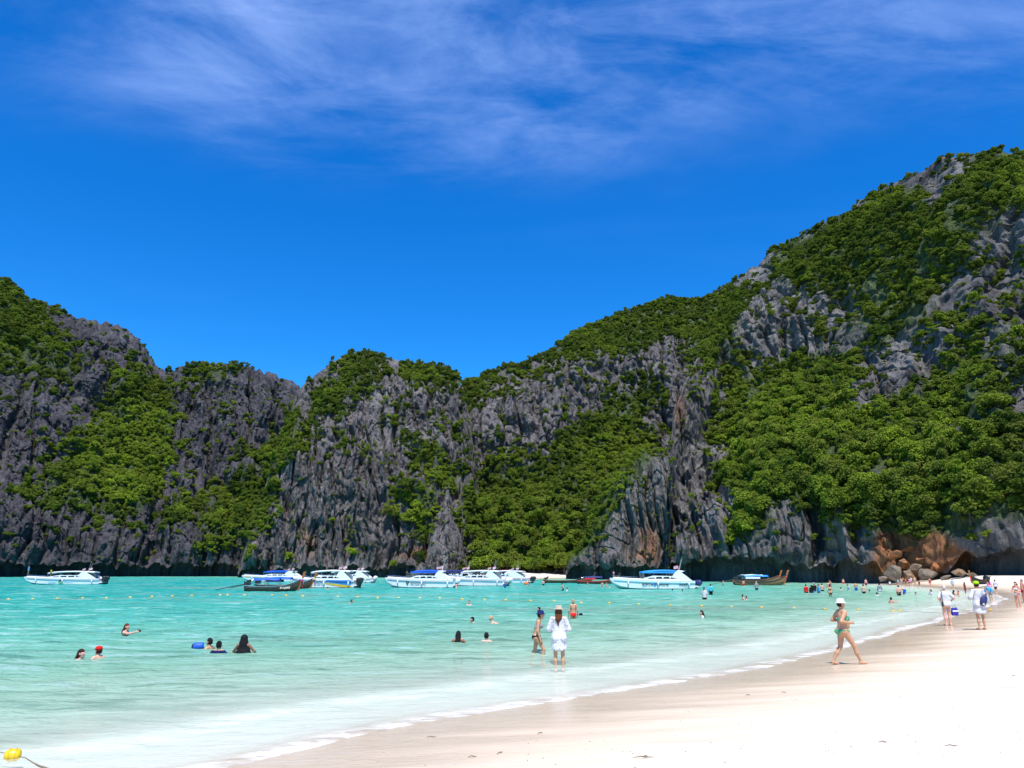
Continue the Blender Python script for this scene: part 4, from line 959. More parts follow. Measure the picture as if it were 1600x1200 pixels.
    if awning:
        x0, x1, zt = -0.34 * L, 0.10 * L, 1.62 * k
        aw = MB().loft([[(x0 + (x1 - x0) * f, B * math.sin(a) * 1.05, zt + 0.30 * math.cos(a) - 0.05 * math.sin(f * 9)) for a in np.linspace(-1.45, 1.45, 7)] + [(x0 + (x1 - x0) * f, B * math.sin(a) * 1.02, zt - 0.03 + 0.30 * math.cos(a) - 0.05 * math.sin(f * 9)) for a in np.linspace(1.45, -1.45, 7)] for f in np.linspace(0, 1, 7)]).build('awning', awning, o, True)
        for f in (0.02, 0.5, 0.98):
            for sg in (1, -1): MB().tube([(x0 + (x1 - x0) * f, sg * B * 0.95, 0.6 * k), (x0 + (x1 - x0) * f, sg * B * 0.95, zt + 0.02)], 0.028, 5).build('awning_pole', WOODL, aw)
        if awn2: MB().box((x0 + (x1 - x0) * 0.35, B * -0.98, zt - 0.22), ((x1 - x0) * 0.6, 0.05, 0.34)).box((x0 + (x1 - x0) * 0.35, B * 0.98, zt - 0.22), ((x1 - x0) * 0.6, 0.05, 0.34)).build('awning_side', awn2, aw)
    if text:
        for sg in (1, -1):
            lettering(text, 0.46 * k, CREAM, hull, (0.20 * L, sg * 0.90 * B * 0.94, 0.42 * k), (math.pi / 2 - 0.25, 0, 0.20) if sg < 0 else (math.pi / 2 - 0.25, 0, math.pi - 0.20), bold=0.012, name='painted_name')
    return tag(o, label, 'longtail boat', 'wooden longtail boats in the bay')
longtail(428, 924, 384, 470, 'dark wooden longtail boat nearest the beach with long propeller shaft and orange prow', WOODD, TEAL, TARP, None, (RED, PINK, WHITEC), 0.10, 'สมบูรณ์')
longtail(446, 920.5, 398, 488, 'second longtail boat with a taller orange prow, just behind the one with painted letters', WOODD, TEAL, TARP, NAVY, (RED, WHITEC, YEL), 0.06)
longtail(890, 911, 850, 928, 'long dark longtail boat with a tan deck lying off the cove beach', WOODD, WOODL, None, None, (WHITEC,), 0.05, None, True, 0.0, WOODD, 0.8)
longtail(935, 912.5, 905, 968, 'longtail boat with red trim half behind the blue canopied speedboat', WOODD, RED, NAVY, RED, (YEL, RED, GREEN), -0.15, None, True, 0, WOODD, 0.9)
longtail(1190, 914.5, 1146, 1232, 'brown longtail boat with a sky blue awning moored before the dark overhang', WOODL, WOODD, SKYB, WHITEC, (RED, ORANGE, NAVY), 0.12, None, True)
longtail(1184, 911.5, 1148, 1222, 'brown longtail boat with a white awning, behind the one with the blue awning', WOODL, WOODD, WHITEC, NAVY, (RED, ORANGE), 0.02, None, False)
longtail(1530, 911, 1546, 1514, 'small dark longtail boat pulled up on the sand under the overhang', BLK, WOODD, None, None, (RED,), 0.3, None, False, 0.9, WOODO, 0.7)

# ---------------------------------------------------------------- people
def surface_nets(F, o, h):
    """smooth closed surface of the zero level of a grid of distances"""
    nx, ny, nz = F.shape
    ins = F < 0
    c = [F[i:nx - 1 + i, j:ny - 1 + j, k:nz - 1 + k] for i in (0, 1) for j in (0, 1) for k in (0, 1)]
    s_ = sum((q < 0).astype(np.int8) for q in c)
    act = (s_ > 0) & (s_ < 8)
    idx = -np.ones(act.shape, int); cells = np.argwhere(act); idx[act] = np.arange(len(cells))
    acc = np.zeros((len(cells), 3)); cnt = np.zeros(len(cells))
    ci, cj, ck = cells.T
    corner = [(i, j, k) for i in (0, 1) for j in (0, 1) for k in (0, 1)]
    for a in range(8):
        for b in range(a + 1, 8):
            A, B = corner[a], corner[b]
            if sum(abs(x - y) for x, y in zip(A, B)) != 1: continue
            fa, fb = F[ci + A[0], cj + A[1], ck + A[2]], F[ci + B[0], cj + B[1], ck + B[2]]
            m = (fa < 0) != (fb < 0)
            t_ = np.where(m, fa / np.where(m, fa - fb, 1), 0)
            p_ = np.array(A)[None] + t_[:, None] * (np.array(B) - np.array(A))[None]
            acc += np.where(m[:, None], p_, 0); cnt += m
    V = (cells + acc / cnt[:, None]) * h + o
    quads = []
    for ax in range(3):
        sl0 = [slice(1, -1)] * 3; sl1 = [slice(1, -1)] * 3
        sl0[ax] = slice(0, -1); sl1[ax] = slice(1, None)
        a, b = ins[tuple(sl0)], ins[tuple(sl1)]
        e = np.argwhere(a != b); 
        if not len(e): continue
        flip = a[a != b]
        base = e.copy()
        for q in range(3):
            if q != ax: base[:, q] += 1
        u, v = [(1, 2), (2, 0), (0, 1)][ax]
        def cell(du, dv):
            k = base.copy(); k[:, u] += du; k[:, v] += dv; return idx[k[:, 0], k[:, 1], k[:, 2]]
        q = np.stack([cell(-1, -1), cell(0, -1), cell(0, 0), cell(-1, 0)], 1)
        q[~flip] = q[~flip][:, ::-1]
        quads.append(q)
    Q = np.concatenate(quads); return V, Q[(Q >= 0).all(1)]
def sdf(P, prims, k=0.03):
    d = None
    for a, b, ra, rb, sc in prims:
        s_ = np.array(sc); a_, b_ = np.array(a) / s_, np.array(b) / s_; p = P / s_
        ba = b_ - a_; L2 = max(float(ba @ ba), 1e-9)
        t_ = np.clip(((p - a_) @ ba) / L2, 0, 1)
        q = np.sqrt((((p - a_) - t_[..., None] * ba) ** 2).sum(-1)) - (ra + (rb - ra) * t_)
        q = q * min(sc)
        if d is None: d = q
        else:
            hh = np.clip(0.5 + 0.5 * (d - q) / k, 0, 1); d = d * (1 - hh) + q * hh - k * hh * (1 - hh)
    return d
def solid(name, prims, h, k=0.03, cut=None, extra=None):
    lo = np.min([np.minimum(np.array(a) - ra * np.array(s_), np.array(b) - rb * np.array(s_)) for a, b, ra, rb, s_ in prims], 0) - 3 * h
    hi = np.max([np.maximum(np.array(a) + ra * np.array(s_), np.array(b) + rb * np.array(s_)) for a, b, ra, rb, s_ in prims], 0) + 3 * h
    n = np.ceil((hi - lo) / h).astype(int) + 1
    P = np.stack(np.meshgrid(*[lo[i] + h * np.arange(n[i]) for i in range(3)], indexing='ij'), -1)
    F = sdf(P, prims, k)
    if name in ('tshirt', 'shirt', 'dress', 'shorts'): F = F + 0.012 * pnoise(P[..., 0] * 9, P[..., 1] * 9, P[..., 2] * 5, 3) + 0.006 * pnoise(P[..., 0] * 22, P[..., 1] * 22, P[..., 2] * 9, 5)
    if cut is not None: F = np.maximum(F, cut(P))
    F[0], F[-1], F[:, 0], F[:, -1], F[:, :, 0], F[:, :, -1] = 1, 1, 1, 1, 1, 1
    V, Q = surface_nets(F, lo, h)
    if extra:
        off = len(V); V = np.concatenate([V, np.array(extra.v)])
        Q = np.concatenate([Q, np.array([f if len(f) == 4 else (*f, f[-1]) for f in extra.f if len(f) in (3, 4)]) + off])
    me = mesh_np(name, V, Q); return me
BASE = dict(pel=(0, 0, .93), spi=(0, 0.01, 1.12), che=(0, 0, 1.31), nec=(0, -.01, 1.46), hea=(0, .02, 1.59), hipL=(-.085, 0, .89), kneL=(-.10, .02, .49), ankL=(-.10, -.02, .08), toeL=(-.12, .13, .03),
            hipR=(.085, 0, .89), kneR=(.10, .02, .49), ankR=(.10, -.02, .08), toeR=(.12, .13, .03), shoL=(-.17, -.01, 1.40), elbL=(-.23, -.03, 1.12), wriL=(-.24, .05, .88), shoR=(.17, -.01, 1.40), elbR=(.23, -.03, 1.12), wriR=(.24, .05, .88))
POSES = {
 'stand': {}, 'akimbo': dict(elbL=(-.34, -.10, 1.16), wriL=(-.20, .03, 1.00), elbR=(.34, -.10, 1.16), wriR=(.20, .03, 1.00)),
 'one_bent': dict(elbL=(-.30, -.04, 1.16), wriL=(-.22, .20, 1.10)),
 'hands_front': dict(elbL=(-.27, .02, 1.13), wriL=(-.10, .22, 1.10), elbR=(.27, .02, 1.13), wriR=(.10, .22, 1.10)),
 'stride': dict(pel=(0, 0, .90), hipL=(-.085, -.02, .87), hipR=(.085, .02, .87), kneL=(-.09, -.07, .47), ankL=(-.09, -.30, .09), toeL=(-.09, -.17, .02), kneR=(.09, .24, .50), ankR=(.09, .38, .09), toeR=(.09, .53, .05),
                che=(0, .02, 1.29), shoL=(-.17, -.02, 1.38), shoR=(.17, .03, 1.38), elbL=(-.25, -.17, 1.17), wriL=(-.20, .08, 1.14), elbR=(.25, -.12, 1.15), wriR=(.20, .14, 1.12)),
 'wade': dict(kneL=(-.09, -.06, .50), ankL=(-.09, -.22, .12), toeL=(-.09, -.09, .04), kneR=(.09, .22, .53), ankR=(.09, .16, .10), toeR=(.09, .30, .05), che=(0, .06, 1.30), nec=(0, .08, 1.44), hea=(0, .14, 1.56),
              shoL=(-.17, .05, 1.38), shoR=(.17, .05, 1.38), elbL=(-.22, -.02, 1.11), wriL=(-.20, .08, .87), elbR=(.22, .02, 1.10), wriR=(.20, .10, .86)),
 'walk': dict(kneL=(-.09, -.03, .49), ankL=(-.09, -.17, .09), toeL=(-.09, -.04, .02), kneR=(.09, .13, .50), ankR=(.09, .17, .08), toeR=(.10, .32, .03), elbL=(-.22, .03, 1.12), wriL=(-.22, .16, .92), elbR=(.23, -.11, 1.13), wriR=(.24, -.12, .88)),
 'bend': dict(pel=(0, -.10, .90), spi=(0, .04, 1.02), che=(0, .24, 1.05), nec=(0, .38, 1.04), hea=(0, .50, 1.00), hipL=(-.085, -.09, .86), hipR=(.085, -.09, .86), kneL=(-.1, .02, .47), kneR=(.1, .02, .47),
              shoL=(-.16, .33, 1.05), shoR=(.16, .33, 1.05), elbL=(-.20, .36, .78), wriL=(-.17, .42, .54), elbR=(.20, .36, .78), wriR=(.17, .42, .54)),
 'arm_out': dict(elbR=(.26, .25, 1.37), wriR=(.22, .50, 1.43), elbL=(-.26, .02, 1.14), wriL=(-.22, .2, 1.02)),
 'arm_up': dict(elbR=(.27, .05, 1.62), wriR=(.24, .10, 1.88), elbL=(-.27, 0, 1.14), wriL=(-.2, .15, 1.0)),
 'float': dict(kneL=(-.13, .34, .82), ankL=(-.13, .06, .60), toeL=(-.13, .10, .50), kneR=(.13, .34, .82), ankR=(.13, .06, .60), toeR=(.13, .10, .50), elbL=(-.33, .06, 1.22), wriL=(-.30, .28, 1.16), elbR=(.33, .06, 1.22), wriR=(.30, .28, 1.16)),
 'prone': dict(pel=(0, -.42, 1.16), spi=(0, -.24, 1.21), che=(0, -.06, 1.27), nec=(0, .08, 1.40), hea=(0, .14, 1.54), hipL=(-.085, -.46, 1.15), hipR=(.085, -.46, 1.15), kneL=(-.09, -.86, 1.10), ankL=(-.09, -1.20, 1.22), toeL=(-.09, -1.30, 1.34),
               kneR=(.09, -.86, 1.06), ankR=(.09, -1.22, 1.08), toeR=(.09, -1.36, 1.05), shoL=(-.17, .0, 1.34), shoR=(.17, .0, 1.34), elbL=(-.30, .2, 1.24), wriL=(-.24, .42, 1.22), elbR=(.30, .2, 1.24), wriR=(.24, .42, 1.22)),
 'sit': dict(pel=(0, 0, .93), kneL=(-.12, .40, .98), ankL=(-.12, .48, .56), toeL=(-.12, .6, .5), kneR=(.12, .40, .98), ankR=(.12, .48, .56), toeR=(.12, .6, .5), elbL=(-.25, .04, 1.14), wriL=(-.16, .26, 1.05), elbR=(.25, .04, 1.14), wriR=(.16, .26, 1.05)),
}
def joints(pose): return {k: np.array(v, float) for k, v in {**BASE, **POSES[pose]}.items()}
I3 = (1, 1, 1)
def body_prims(J, sex, fat=0.0):
    f = sex == 'f'; T = (1.18, .84, 1)
    hw = .135 if f else .125; w = .098 if f else .115; cw = .115 if f else .132
    pr = [(J['pel'] - [0, 0, .02], J['spi'], hw + fat * .5, w + fat, T), (J['spi'], J['che'], w + fat, cw + fat * .6, (1.15, .86, 1)), (J['shoL'] * .72 + J['nec'] * .28, J['shoR'] * .72 + J['nec'] * .28, .062, .062, I3),
          (J['nec'] - [0, 0, .05], (J['nec'] + J['hea']) / 2, .056 if not f else .048, .05, I3)]
    hd = J['hea']
    pr += [(hd + [0, -.012, .02], hd + [0, -.012, .05], .093, .088, (.84, 1, 1)), (hd + [0, .03, -.05], hd + [0, .02, .0], .058, .075, (.9, 1, 1)), (hd + [0, .095, -.012], hd + [0, .075, .03], .016, .010, I3),
           (hd + [-.079, -.005, -.005], hd + [-.079, -.012, .025], .014, .016, I3), (hd + [.079, -.005, -.005], hd + [.079, -.012, .025], .014, .016, I3)]
    if f:
        for sx in (-1, 1):
            c_ = J['che'] + [sx * .062, .075, -.055]; pr.append((c_, c_ + [0, .02, -.01], .055 + fat * .6, .045 + fat * .5, I3))
    if fat > .02: pr.append((J['spi'] + [0, .05 + fat, -.04], J['spi'] + [0, .06 + fat, -.10], .10, .09, (1.2, 1, 1)))
    for sx in 'LR':
        th = .082 if f else .078
        sg = -1 if sx == 'L' else 1
        pr += [(J['hip' + sx], J['kne' + sx], th + fat * .5, .052 + fat * .2, I3), (J['kne' + sx], J['kne' + sx] * .55 + J['ank' + sx] * .45 + [0, -.012, 0], .050 + fat * .2, .050 + fat * .2, I3), (J['kne' + sx] * .55 + J['ank' + sx] * .45 + [0, -.012, 0], J['ank' + sx], .048 + fat * .15, .034, I3),
               (J['ank' + sx] + [0, -.03, -.035], J['toe' + sx], .036, .026, (1.15, 1, 1)), (J['hip' + sx] + [sg * .012, -.065, .0], J['hip' + sx] + [sg * .01, -.06, .04], .078 + fat * .3, .07 + fat * .3, I3),
               (J['sho' + sx], J['elb' + sx], .050 + fat * .4, .038 + fat * .2, I3), (J['elb' + sx], J['wri' + sx], .038 + fat * .2, .026, I3)]
        d = J['wri' + sx] - J['elb' + sx]; d = d / np.linalg.norm(d)
        pr.append((J['wri' + sx], J['wri' + sx] + d * .075, .028, .034, (.75, 1, 1)))
    return pr
def fingers(J):
    m = MB()
    for sx in 'LR':
        d = J['wri' + sx] - J['elb' + sx]; d = d / np.linalg.norm(d); p0 = J['wri' + sx] + d * .085
        side_ = np.cross(d, [1, 0, 0]); side_ = side_ / (np.linalg.norm(side_) + 1e-9); pal = np.cross(side_, d) * (1 if sx == 'L' else -1)
        for i in range(4):
            b = p0 + side_ * (i - 1.5) * .019; l = (.062, .074, .070, .055)[i]
            m.tube([b - d * .02, b + d * l * .5 + pal * .006, b + d * l * .85 + pal * .030, b + d * l * .95 + pal * .05], [.0095, .009, .0085, .007], 6)
        b = J['wri' + sx] + d * .03 - side_ * .03
        m.tube([b, b - side_ * .022 + d * .025 + pal * .012, b - side_ * .026 + d * .052 + pal * .03], [.012, .0105, .008], 6)
    return m
def zcut(lo, hi=9, slope=0.0, y0=0.0):
    return lambda P: np.maximum(lo(P) - P[..., 2] if callable(lo) else lo - P[..., 2], (hi(P) if callable(hi) else hi) - 0 * P[..., 2] - P[..., 2] if False else P[..., 2] - (hi(P) if callable(hi) else hi))
def garment(kind, J, sex, fat, h):
    pb = body_prims(J, sex, fat); off = .016 if h < .02 else .022 if h < .03 else .03
    grow = lambda lst, o=off: [(a, b, ra + o, rb + o, s_) for a, b, ra, rb, s_ in lst]
    torso = pb[:3] + ([p_ for p_ in pb[9:12]] if sex == 'f' else [])
    leg = {sx: (J['hip' + sx], J['kne' + sx]) for sx in 'LR'}
    up = {sx: (J['sho' + sx], J['elb' + sx]) for sx in 'LR'}
    low = {sx: (J['elb' + sx], J['wri' + sx]) for sx in 'LR'}
    pz = J['pel'][2]
    bent = J['che'][2] < 1.2 or J['pel'][1] < -.3
    if kind == 'tshirt':
        but_ = [(J['hip' + sx] + [s2 * .012, -.065, .0], J['hip' + sx] + [s2 * .01, -.06, .04], .105 + fat * .3, .10 + fat * .3, I3) for sx, s2 in (('L', -1), ('R', 1))]
        pr = grow(torso, .028) + but_ + [(J['spi'], J['pel'] - [0, 0, .06], .125 + fat, .150 + fat, (1.18, .86, 1))]
        for sx in 'LR': pr.append((up[sx][0], up[sx][0] * .25 + up[sx][1] * .75, .068, .075, I3))
        return solid('tshirt', pr, h, .03, None if bent else zcut(pz - .10, J['nec'][2] - .01))
    if kind == 'longshirt':     # loose shirt to mid thigh with wide sleeves
        but_ = [(J['hip' + sx] + [s2 * .012, -.065, .0], J['hip' + sx] + [s2 * .01, -.06, .04], .112 + fat * .3, .105 + fat * .3, I3) for sx, s2 in (('L', -1), ('R', 1))]
        pr = grow(torso, .03) + but_ + [(J['spi'] + [0, 0, .1], np.array([0, 0, pz - .30]), .14 + fat, .20 + fat, (1.12, .82, 1))]
        for sx in 'LR': pr += [(up[sx][0], up[sx][1], .066, .072, I3), (low[sx][0], low[sx][0] * .25 + low[sx][1] * .75, .072, .07, I3)]
        return solid('shirt', pr, h, .035, zcut(lambda P: pz - .36 + 1.3 * P[..., 0] ** 2 + 0.015 * np.sin(P[..., 0] * 40 + P[..., 1] * 30), J['nec'][2] - .01))
    if kind == 'rash':          # tight long-sleeved top
        pr = grow(torso) + grow([(up[sx][0], up[sx][1], .052, .042, I3) for sx in 'LR'] + [(low[sx][0], low[sx][1], .040, .03, I3) for sx in 'LR'], off)
        return solid('swim_shirt', pr, h, .03, None if bent else zcut(pz - .02, J['nec'][2]))
    if kind == 'shorts':
        pr = grow(pb[:1], .022) + [(leg[sx][0], leg[sx][0] * .35 + leg[sx][1] * .65, .098 + fat * .5, .10 + fat * .4, I3) for sx in 'LR'] + [(J['hip' + sx] + [0, -.06, .02], J['hip' + sx] + [0, -.05, .04], .095, .09, I3) for sx in 'LR']
        return solid('shorts', pr, h, .03, zcut(-9, max(pz + .09, 0)))
    if kind in ('bikini_bottom', 'trunks'):
        pr = grow(pb[:1]) + grow([p_ for p_ in pb if np.allclose(p_[0], J['hipL']) or np.allclose(p_[0], J['hipR'])]) + grow([(J['hip' + sx] + [s2 * .012, -.065, .0], J['hip' + sx] + [s2 * .01, -.06, .04], .078 + fat * .3, .07 + fat * .3, I3) for sx, s2 in (('L', -1), ('R', 1))])
        lo_ = (lambda P: pz - .13 + .75 * np.abs(P[..., 0]) - 0.25 * np.clip(-P[..., 1], 0, .1)) if kind == 'bikini_bottom' else pz - .17
        return solid(kind, pr, h, .03, zcut(lo_, pz + .03))
    if kind == 'bikini_top':
        pr = grow(torso, off * .9)
        cz = J['che'][2]
        return solid('bikini_top', pr, h, .03, zcut(cz - .125, lambda P: cz - .065 + .07 * (P[..., 1] > .05)))
    if kind == 'swimsuit':
        pr = grow(torso) + grow([(J['hip' + sx] + [s2 * .012, -.065, .0], J['hip' + sx] + [s2 * .01, -.06, .04], .078, .07, I3) for sx, s2 in (('L', -1), ('R', 1))])
        return solid('swimsuit', pr, h, .03, zcut(lambda P: pz - .14 + .9 * np.abs(P[..., 0]), lambda P: pz + .10 + np.where(P[..., 1] > .0, .30, 0.0)))
    if kind == 'dress':
        pr = grow(torso, .022) + [(J['spi'], np.array([0, 0, pz - .45]), .115, .19, (1.1, .85, 1))]
        return solid('dress', pr, h, .03, zcut(pz - .42, J['nec'][2] - .06))
    if kind == 'veil':          # head cloth falling over the shoulders to the waist
        pr = [(J['hea'] + [0, -.02, .03], J['nec'], .118, .11, (.95, 1.05, 1)), (J['nec'], J['spi'], .12, .20, (1.2, .85, 1)), (J['spi'], J['pel'], .20, .22, (1.15, .9, 1))]
        return solid('head_cloth', pr, h, .06, None)
def hair_mesh(kind, J, h):
    hd = J['hea']; cap_ = [(hd + [0, -.02, .022], hd + [0, -.016, .054], .102, .098, (.86, 1, 1))]
    face = lambda P: np.minimum(P[..., 1] - hd[1] - .035 - 0.0 * P[..., 2], 0 * P[..., 0] + 9)
    cut = lambda P: np.minimum(P[..., 1] - (hd[1] + .030), np.maximum(hd[2] + .065 - P[..., 2], -9)) if False else np.where(P[..., 2] > hd[2] + .062, -1.0, P[..., 1] - (hd[1] + .022))
    if kind == 'short': return solid('hair', cap_, h, .02, lambda P: np.maximum(cut(P), hd[2] - .055 - P[..., 2]))
    if kind == 'bun': return solid('hair', cap_ + [(hd + [0, -.09, .10], hd + [0, -.09, .11], .042, .04, I3)], h, .02, lambda P: np.maximum(cut(P), hd[2] - .06 - P[..., 2]))
    back = J['che'] * .6 + J['nec'] * .4
    return solid('hair', cap_ + [(hd + [-.02, -.07, -.02], back + [-.03, -.125, .02], .075, .055, (1.2, .7, 1)), (hd + [.03, -.07, -.04], back + [.05, -.12, .06], .06, .04, (1, .7, 1)), (back + [-.03, -.125, .02], back + [-.02, -.12, -.16], .05, .012, (1.1, .6, 1))], h, .035, lambda P: np.where(P[..., 2] > hd[2] - .06, cut(P), -1.0))
def hat_mesh(kind, J, sc=1.0):
    hd = J['hea'] + np.array([0, -.012, 0]); m = MB(); c_ = (hd[0], hd[1], hd[2])
    if kind == 'bucket': m.lathe([(.152, .045), (.150, .052), (.104, .085), (.098, .145), (.080, .165), (.01, .170)], c_, 18, .96, 1.05)
    elif kind == 'brim': m.lathe([(.185, .062), (.186, .070), (.108, .078), (.103, .135), (.088, .165), (.05, .160), (.01, .155)], c_, 18, .95, 1.05)
    elif kind == 'cap':
        m.lathe([(.104, .045), (.106, .09), (.090, .135), (.05, .155), (.01, .158)], c_, 16, .92, 1.05)
        m.loft([[(c_[0] + x, c_[1] + y, c_[2] + .05 + zz_) for x, y, zz_ in ((-.07, .08, 0), (.07, .08, 0), (.07, .08, .012), (-.07, .08, .012))], [(c_[0] + x, c_[1] + y, c_[2] + .04 + zz_) for x, y, zz_ in ((-.05, .18, 0), (.05, .18, 0), (.05, .18, .010), (-.05, .18, .010))]])
    return m.mesh('hat', True)
SKIN = {}
def skin(c):
    if c not in SKIN:
        t = NT('skin_' + c); base = {'fair': (0.60, 0.36, 0.26), 'pink': (0.62, 0.33, 0.25), 'tan': (0.50, 0.27, 0.155), 'brown': (0.27, 0.13, 0.075), 'red': (0.62, 0.27, 0.18)}[c]
        cc = t.coords(); col = t.mix(t.noise(cc, 9, 4, 0.6), tuple(x * 0.88 for x in base), tuple(min(1, x * 1.08) for x in base))
        t.done(t.pbr(col, 0.45, None, Specular_IOR_Level=0.4, Subsurface_Weight=0.0)); SKIN[c] = t.m
    return SKIN[c]
CL = dict(white=(0.60, 0.595, 0.62), black=(0.012, 0.012, 0.014), navy=(0.012, 0.02, 0.09), blue=(0.02, 0.10, 0.50), sky=(0.05, 0.36, 0.72), cyan=(0.08, 0.50, 0.58), red=(0.62, 0.02, 0.015), orange=(0.72, 0.16, 0.04), grey=(0.26, 0.27, 0.30), maroon=(0.30, 0.02, 0.06),
          pink=(0.70, 0.22, 0.40), green=(0.02, 0.30, 0.19), lime=(0.36, 0.72, 0.01), lavender=(0.55, 0.52, 0.72), yellow=(0.75, 0.55, 0.03), straw=(0.42, 0.37, 0.28), brown=(0.10, 0.035, 0.015), darkbrown=(0.035, 0.015, 0.010), blond=(0.50, 0.34, 0.18), silver=(0.55, 0.50, 0.45), ltblue=(0.35, 0.48, 0.72))
def dotted():
    t = NT('dotted_white_cloth'); c = t.coords(); vo = t.n('ShaderNodeTexVoronoi'); t.l(c, vo.inputs['Vector']); vo.inputs['Scale'].default_value = 20
    t.done(t.pbr(t.mix(t.rng(vo.outputs['Distance'], 0.24, 0.30), (0.22, 0.20, 0.28), (0.60, 0.59, 0.62)), 0.85, t.bump(t.noise(c, 7, 4), 0.5, 0.03), Specular_IOR_Level=0.1)); return t.m
def leafy_print():
    t = NT('green_printed_cloth'); c = t.coords(); t.done(t.pbr(t.mix(t.rng(t.noise(c, 14, 3), 0.45, 0.6), (0.015, 0.27, 0.20), (0.16, 0.42, 0.10)), 0.6)); return t.m
SPECIAL = {'dots': dotted(), 'leafprint': leafy_print()}
def cloth(c): return SPECIAL[c] if c in SPECIAL else paint(CL[c], 0.85, 0.15, 0.10, 0.0, 10.0)
_pm = {}
def cached(key, fn):
    if key not in _pm: _pm[key] = fn()
    return _pm[key]
def dress_part(name, me, mat, root):
    o = link(name, me, None, root)
    if len(me.materials) == 0: me.materials.append(mat)
    o.material_slots[0].link = 'OBJECT'; o.material_slots[0].material = mat; return o
TOPZ = {'bend': 1.16, 'arm_up': 1.95}
def person(px, y, ytop, face, pose, label, skin_c='tan', sex='m', hair=('short', 'darkbrown'), hat=None, wear=(), fat=0.0, where='water', H=None, group=None, z=None):
    p = at(px, y)
    if where == 'sand':
        for _ in range(6):
            zg = float(ground_z(np.array([p[0]]), np.array([p[1]]), False)[0][0]); p = at(px, y, max(zg, -0.05))
    elif where == 'deck': p = at_r(px, y, z)
    dist = p[1] * math.cos(PITCH) + (0 - CZ) * math.sin(PITCH) if False else p[1]
    vis = (y - ytop) / FPX * math.hypot(p[1], 0) * 1.0
    top = TOPZ.get(pose, 1.72) + (.06 if hat else 0)
    if where == 'water': sc = (H or 1.70) / 1.72; zroot = vis - top * sc
    else: sc = min(1.12, max(0.60, vis / top)); zroot = p[2]
    d = math.hypot(p[0], p[1]); h = .0135 if d < 40 else .020 if d < 75 else .032
    J = joints(pose)
    o = empty('person', (p[0], p[1], zroot), math.radians(face), sc)
    b = dress_part('body', cached(('b', pose, sex, fat, h), lambda: solid('body', body_prims(J, sex, fat), h, .028, None, fingers(J) if h < .016 else None)), skin(skin_c), o)
    for kind, colr in wear:
        dress_part({'tshirt': 'shirt', 'longshirt': 'shirt', 'rash': 'swim_shirt', 'veil': 'head_cloth'}.get(kind, kind), cached((kind, pose, sex, fat, h), lambda: garment(kind, J, sex, fat, h)), cloth(colr), o)
    if hair: dress_part('hair', cached(('h', hair[0], pose, h), lambda: hair_mesh(hair[0], J, min(h, .02))), cloth(hair[1]), o)
    if hat: dress_part('hat', cached(('hat', hat[0], pose), lambda: hat_mesh(hat[0], J)), cloth(hat[1]), o)
    if h < .016:
        hd = J['hea']
        for sx in (-1, 1):
            e = dress_part('eye', cached(('eye', pose, sx), lambda: MB().blob(tuple(hd + [sx * .030, .074, .018]), (.014, .010, .008), 8, 5).mesh('eye', True)), paint((0.03, 0.02, 0.015), 0.2), o)
        dress_part('mouth', cached(('mouth', pose), lambda: MB().blob(tuple(hd + [0, .082, -.052]), (.022, .008, .006), 8, 5).mesh('mouth', True)), paint((0.33, 0.09, 0.08), 0.4), o)
    return tag(o, label, 'person', group)
AWAY, TOWARD, RIGHT, LEFT = 0, 180, -90, 90
S1, L1 = ('short', 'darkbrown'), ('long', 'darkbrown')
# --- the people close to the camera
person(1322, 1038.5, 943, RIGHT, 'stride', 'woman in green bikini and white bucket hat striding barefoot along the wet sand', 'tan', 'f', ('short', 'darkbrown'), ('bucket', 'white'), (('bikini_top', 'leafprint'), ('bikini_bottom', 'leafprint')), .045, 'sand')
person(874, 1041, 953, AWAY, 'hands_front', 'woman in long dotted white shirt and straw hat standing knee-deep with her back turned', 'tan', 'f', ('long', 'brown'), ('brim', 'straw'), (('longshirt', 'dots'),), 0.0, 'water', 1.68)
person(839, 1021, 957, RIGHT, 'wade', 'woman in dark bikini and navy bucket hat wading beside the dotted white shirt', 'tan', 'f', ('short', 'darkbrown'), ('bucket', 'navy'), (('bikini_top', 'grey'), ('bikini_bottom', 'black')), .01, 'water', 1.66)
person(896, 967, 939, AWAY, 'stand', 'blond woman in a red swimsuit standing hip-deep', 'tan', 'f', ('bun', 'blond'), None, (('swimsuit', 'red'),), 0.0, 'water', 1.72)
person(1482, 977.5, 919, AWAY, 'akimbo', 'stout person in loose white t-shirt with a black strap standing at the wet sand', 'pink', 'm', ('short', 'silver'), None, (('tshirt', 'white'),), .04, 'sand')
person(1535, 984, 912, AWAY, 'one_bent', 'person in lime green cap and white tunic with navy sling bag on the wet sand', 'tan', 'f', ('short', 'darkbrown'), ('cap', 'lime'), (('longshirt', 'white'),), 0.0, 'sand')
person(1549, 939.5, 919, LEFT + 20, 'bend', 'man in sky blue shirt bending down at the water edge behind the lime cap', 'tan', 'm', S1, None, (('tshirt', 'sky'), ('shorts', 'grey')), 0.0, 'sand')
person(1592, 950.5, 912, LEFT + 30, 'hands_front', 'slim woman in white bikini standing on wet sand at the picture edge', 'red', 'f', L1, None, (('bikini_top', 'white'), ('bikini_bottom', 'white')), 0.0, 'sand')
person(1601, 942, 908, LEFT, 'stand', 'dark haired person partly cut off by the picture edge', 'red', 'm', S1, None, (('trunks', 'maroon'),), 0.0, 'sand')
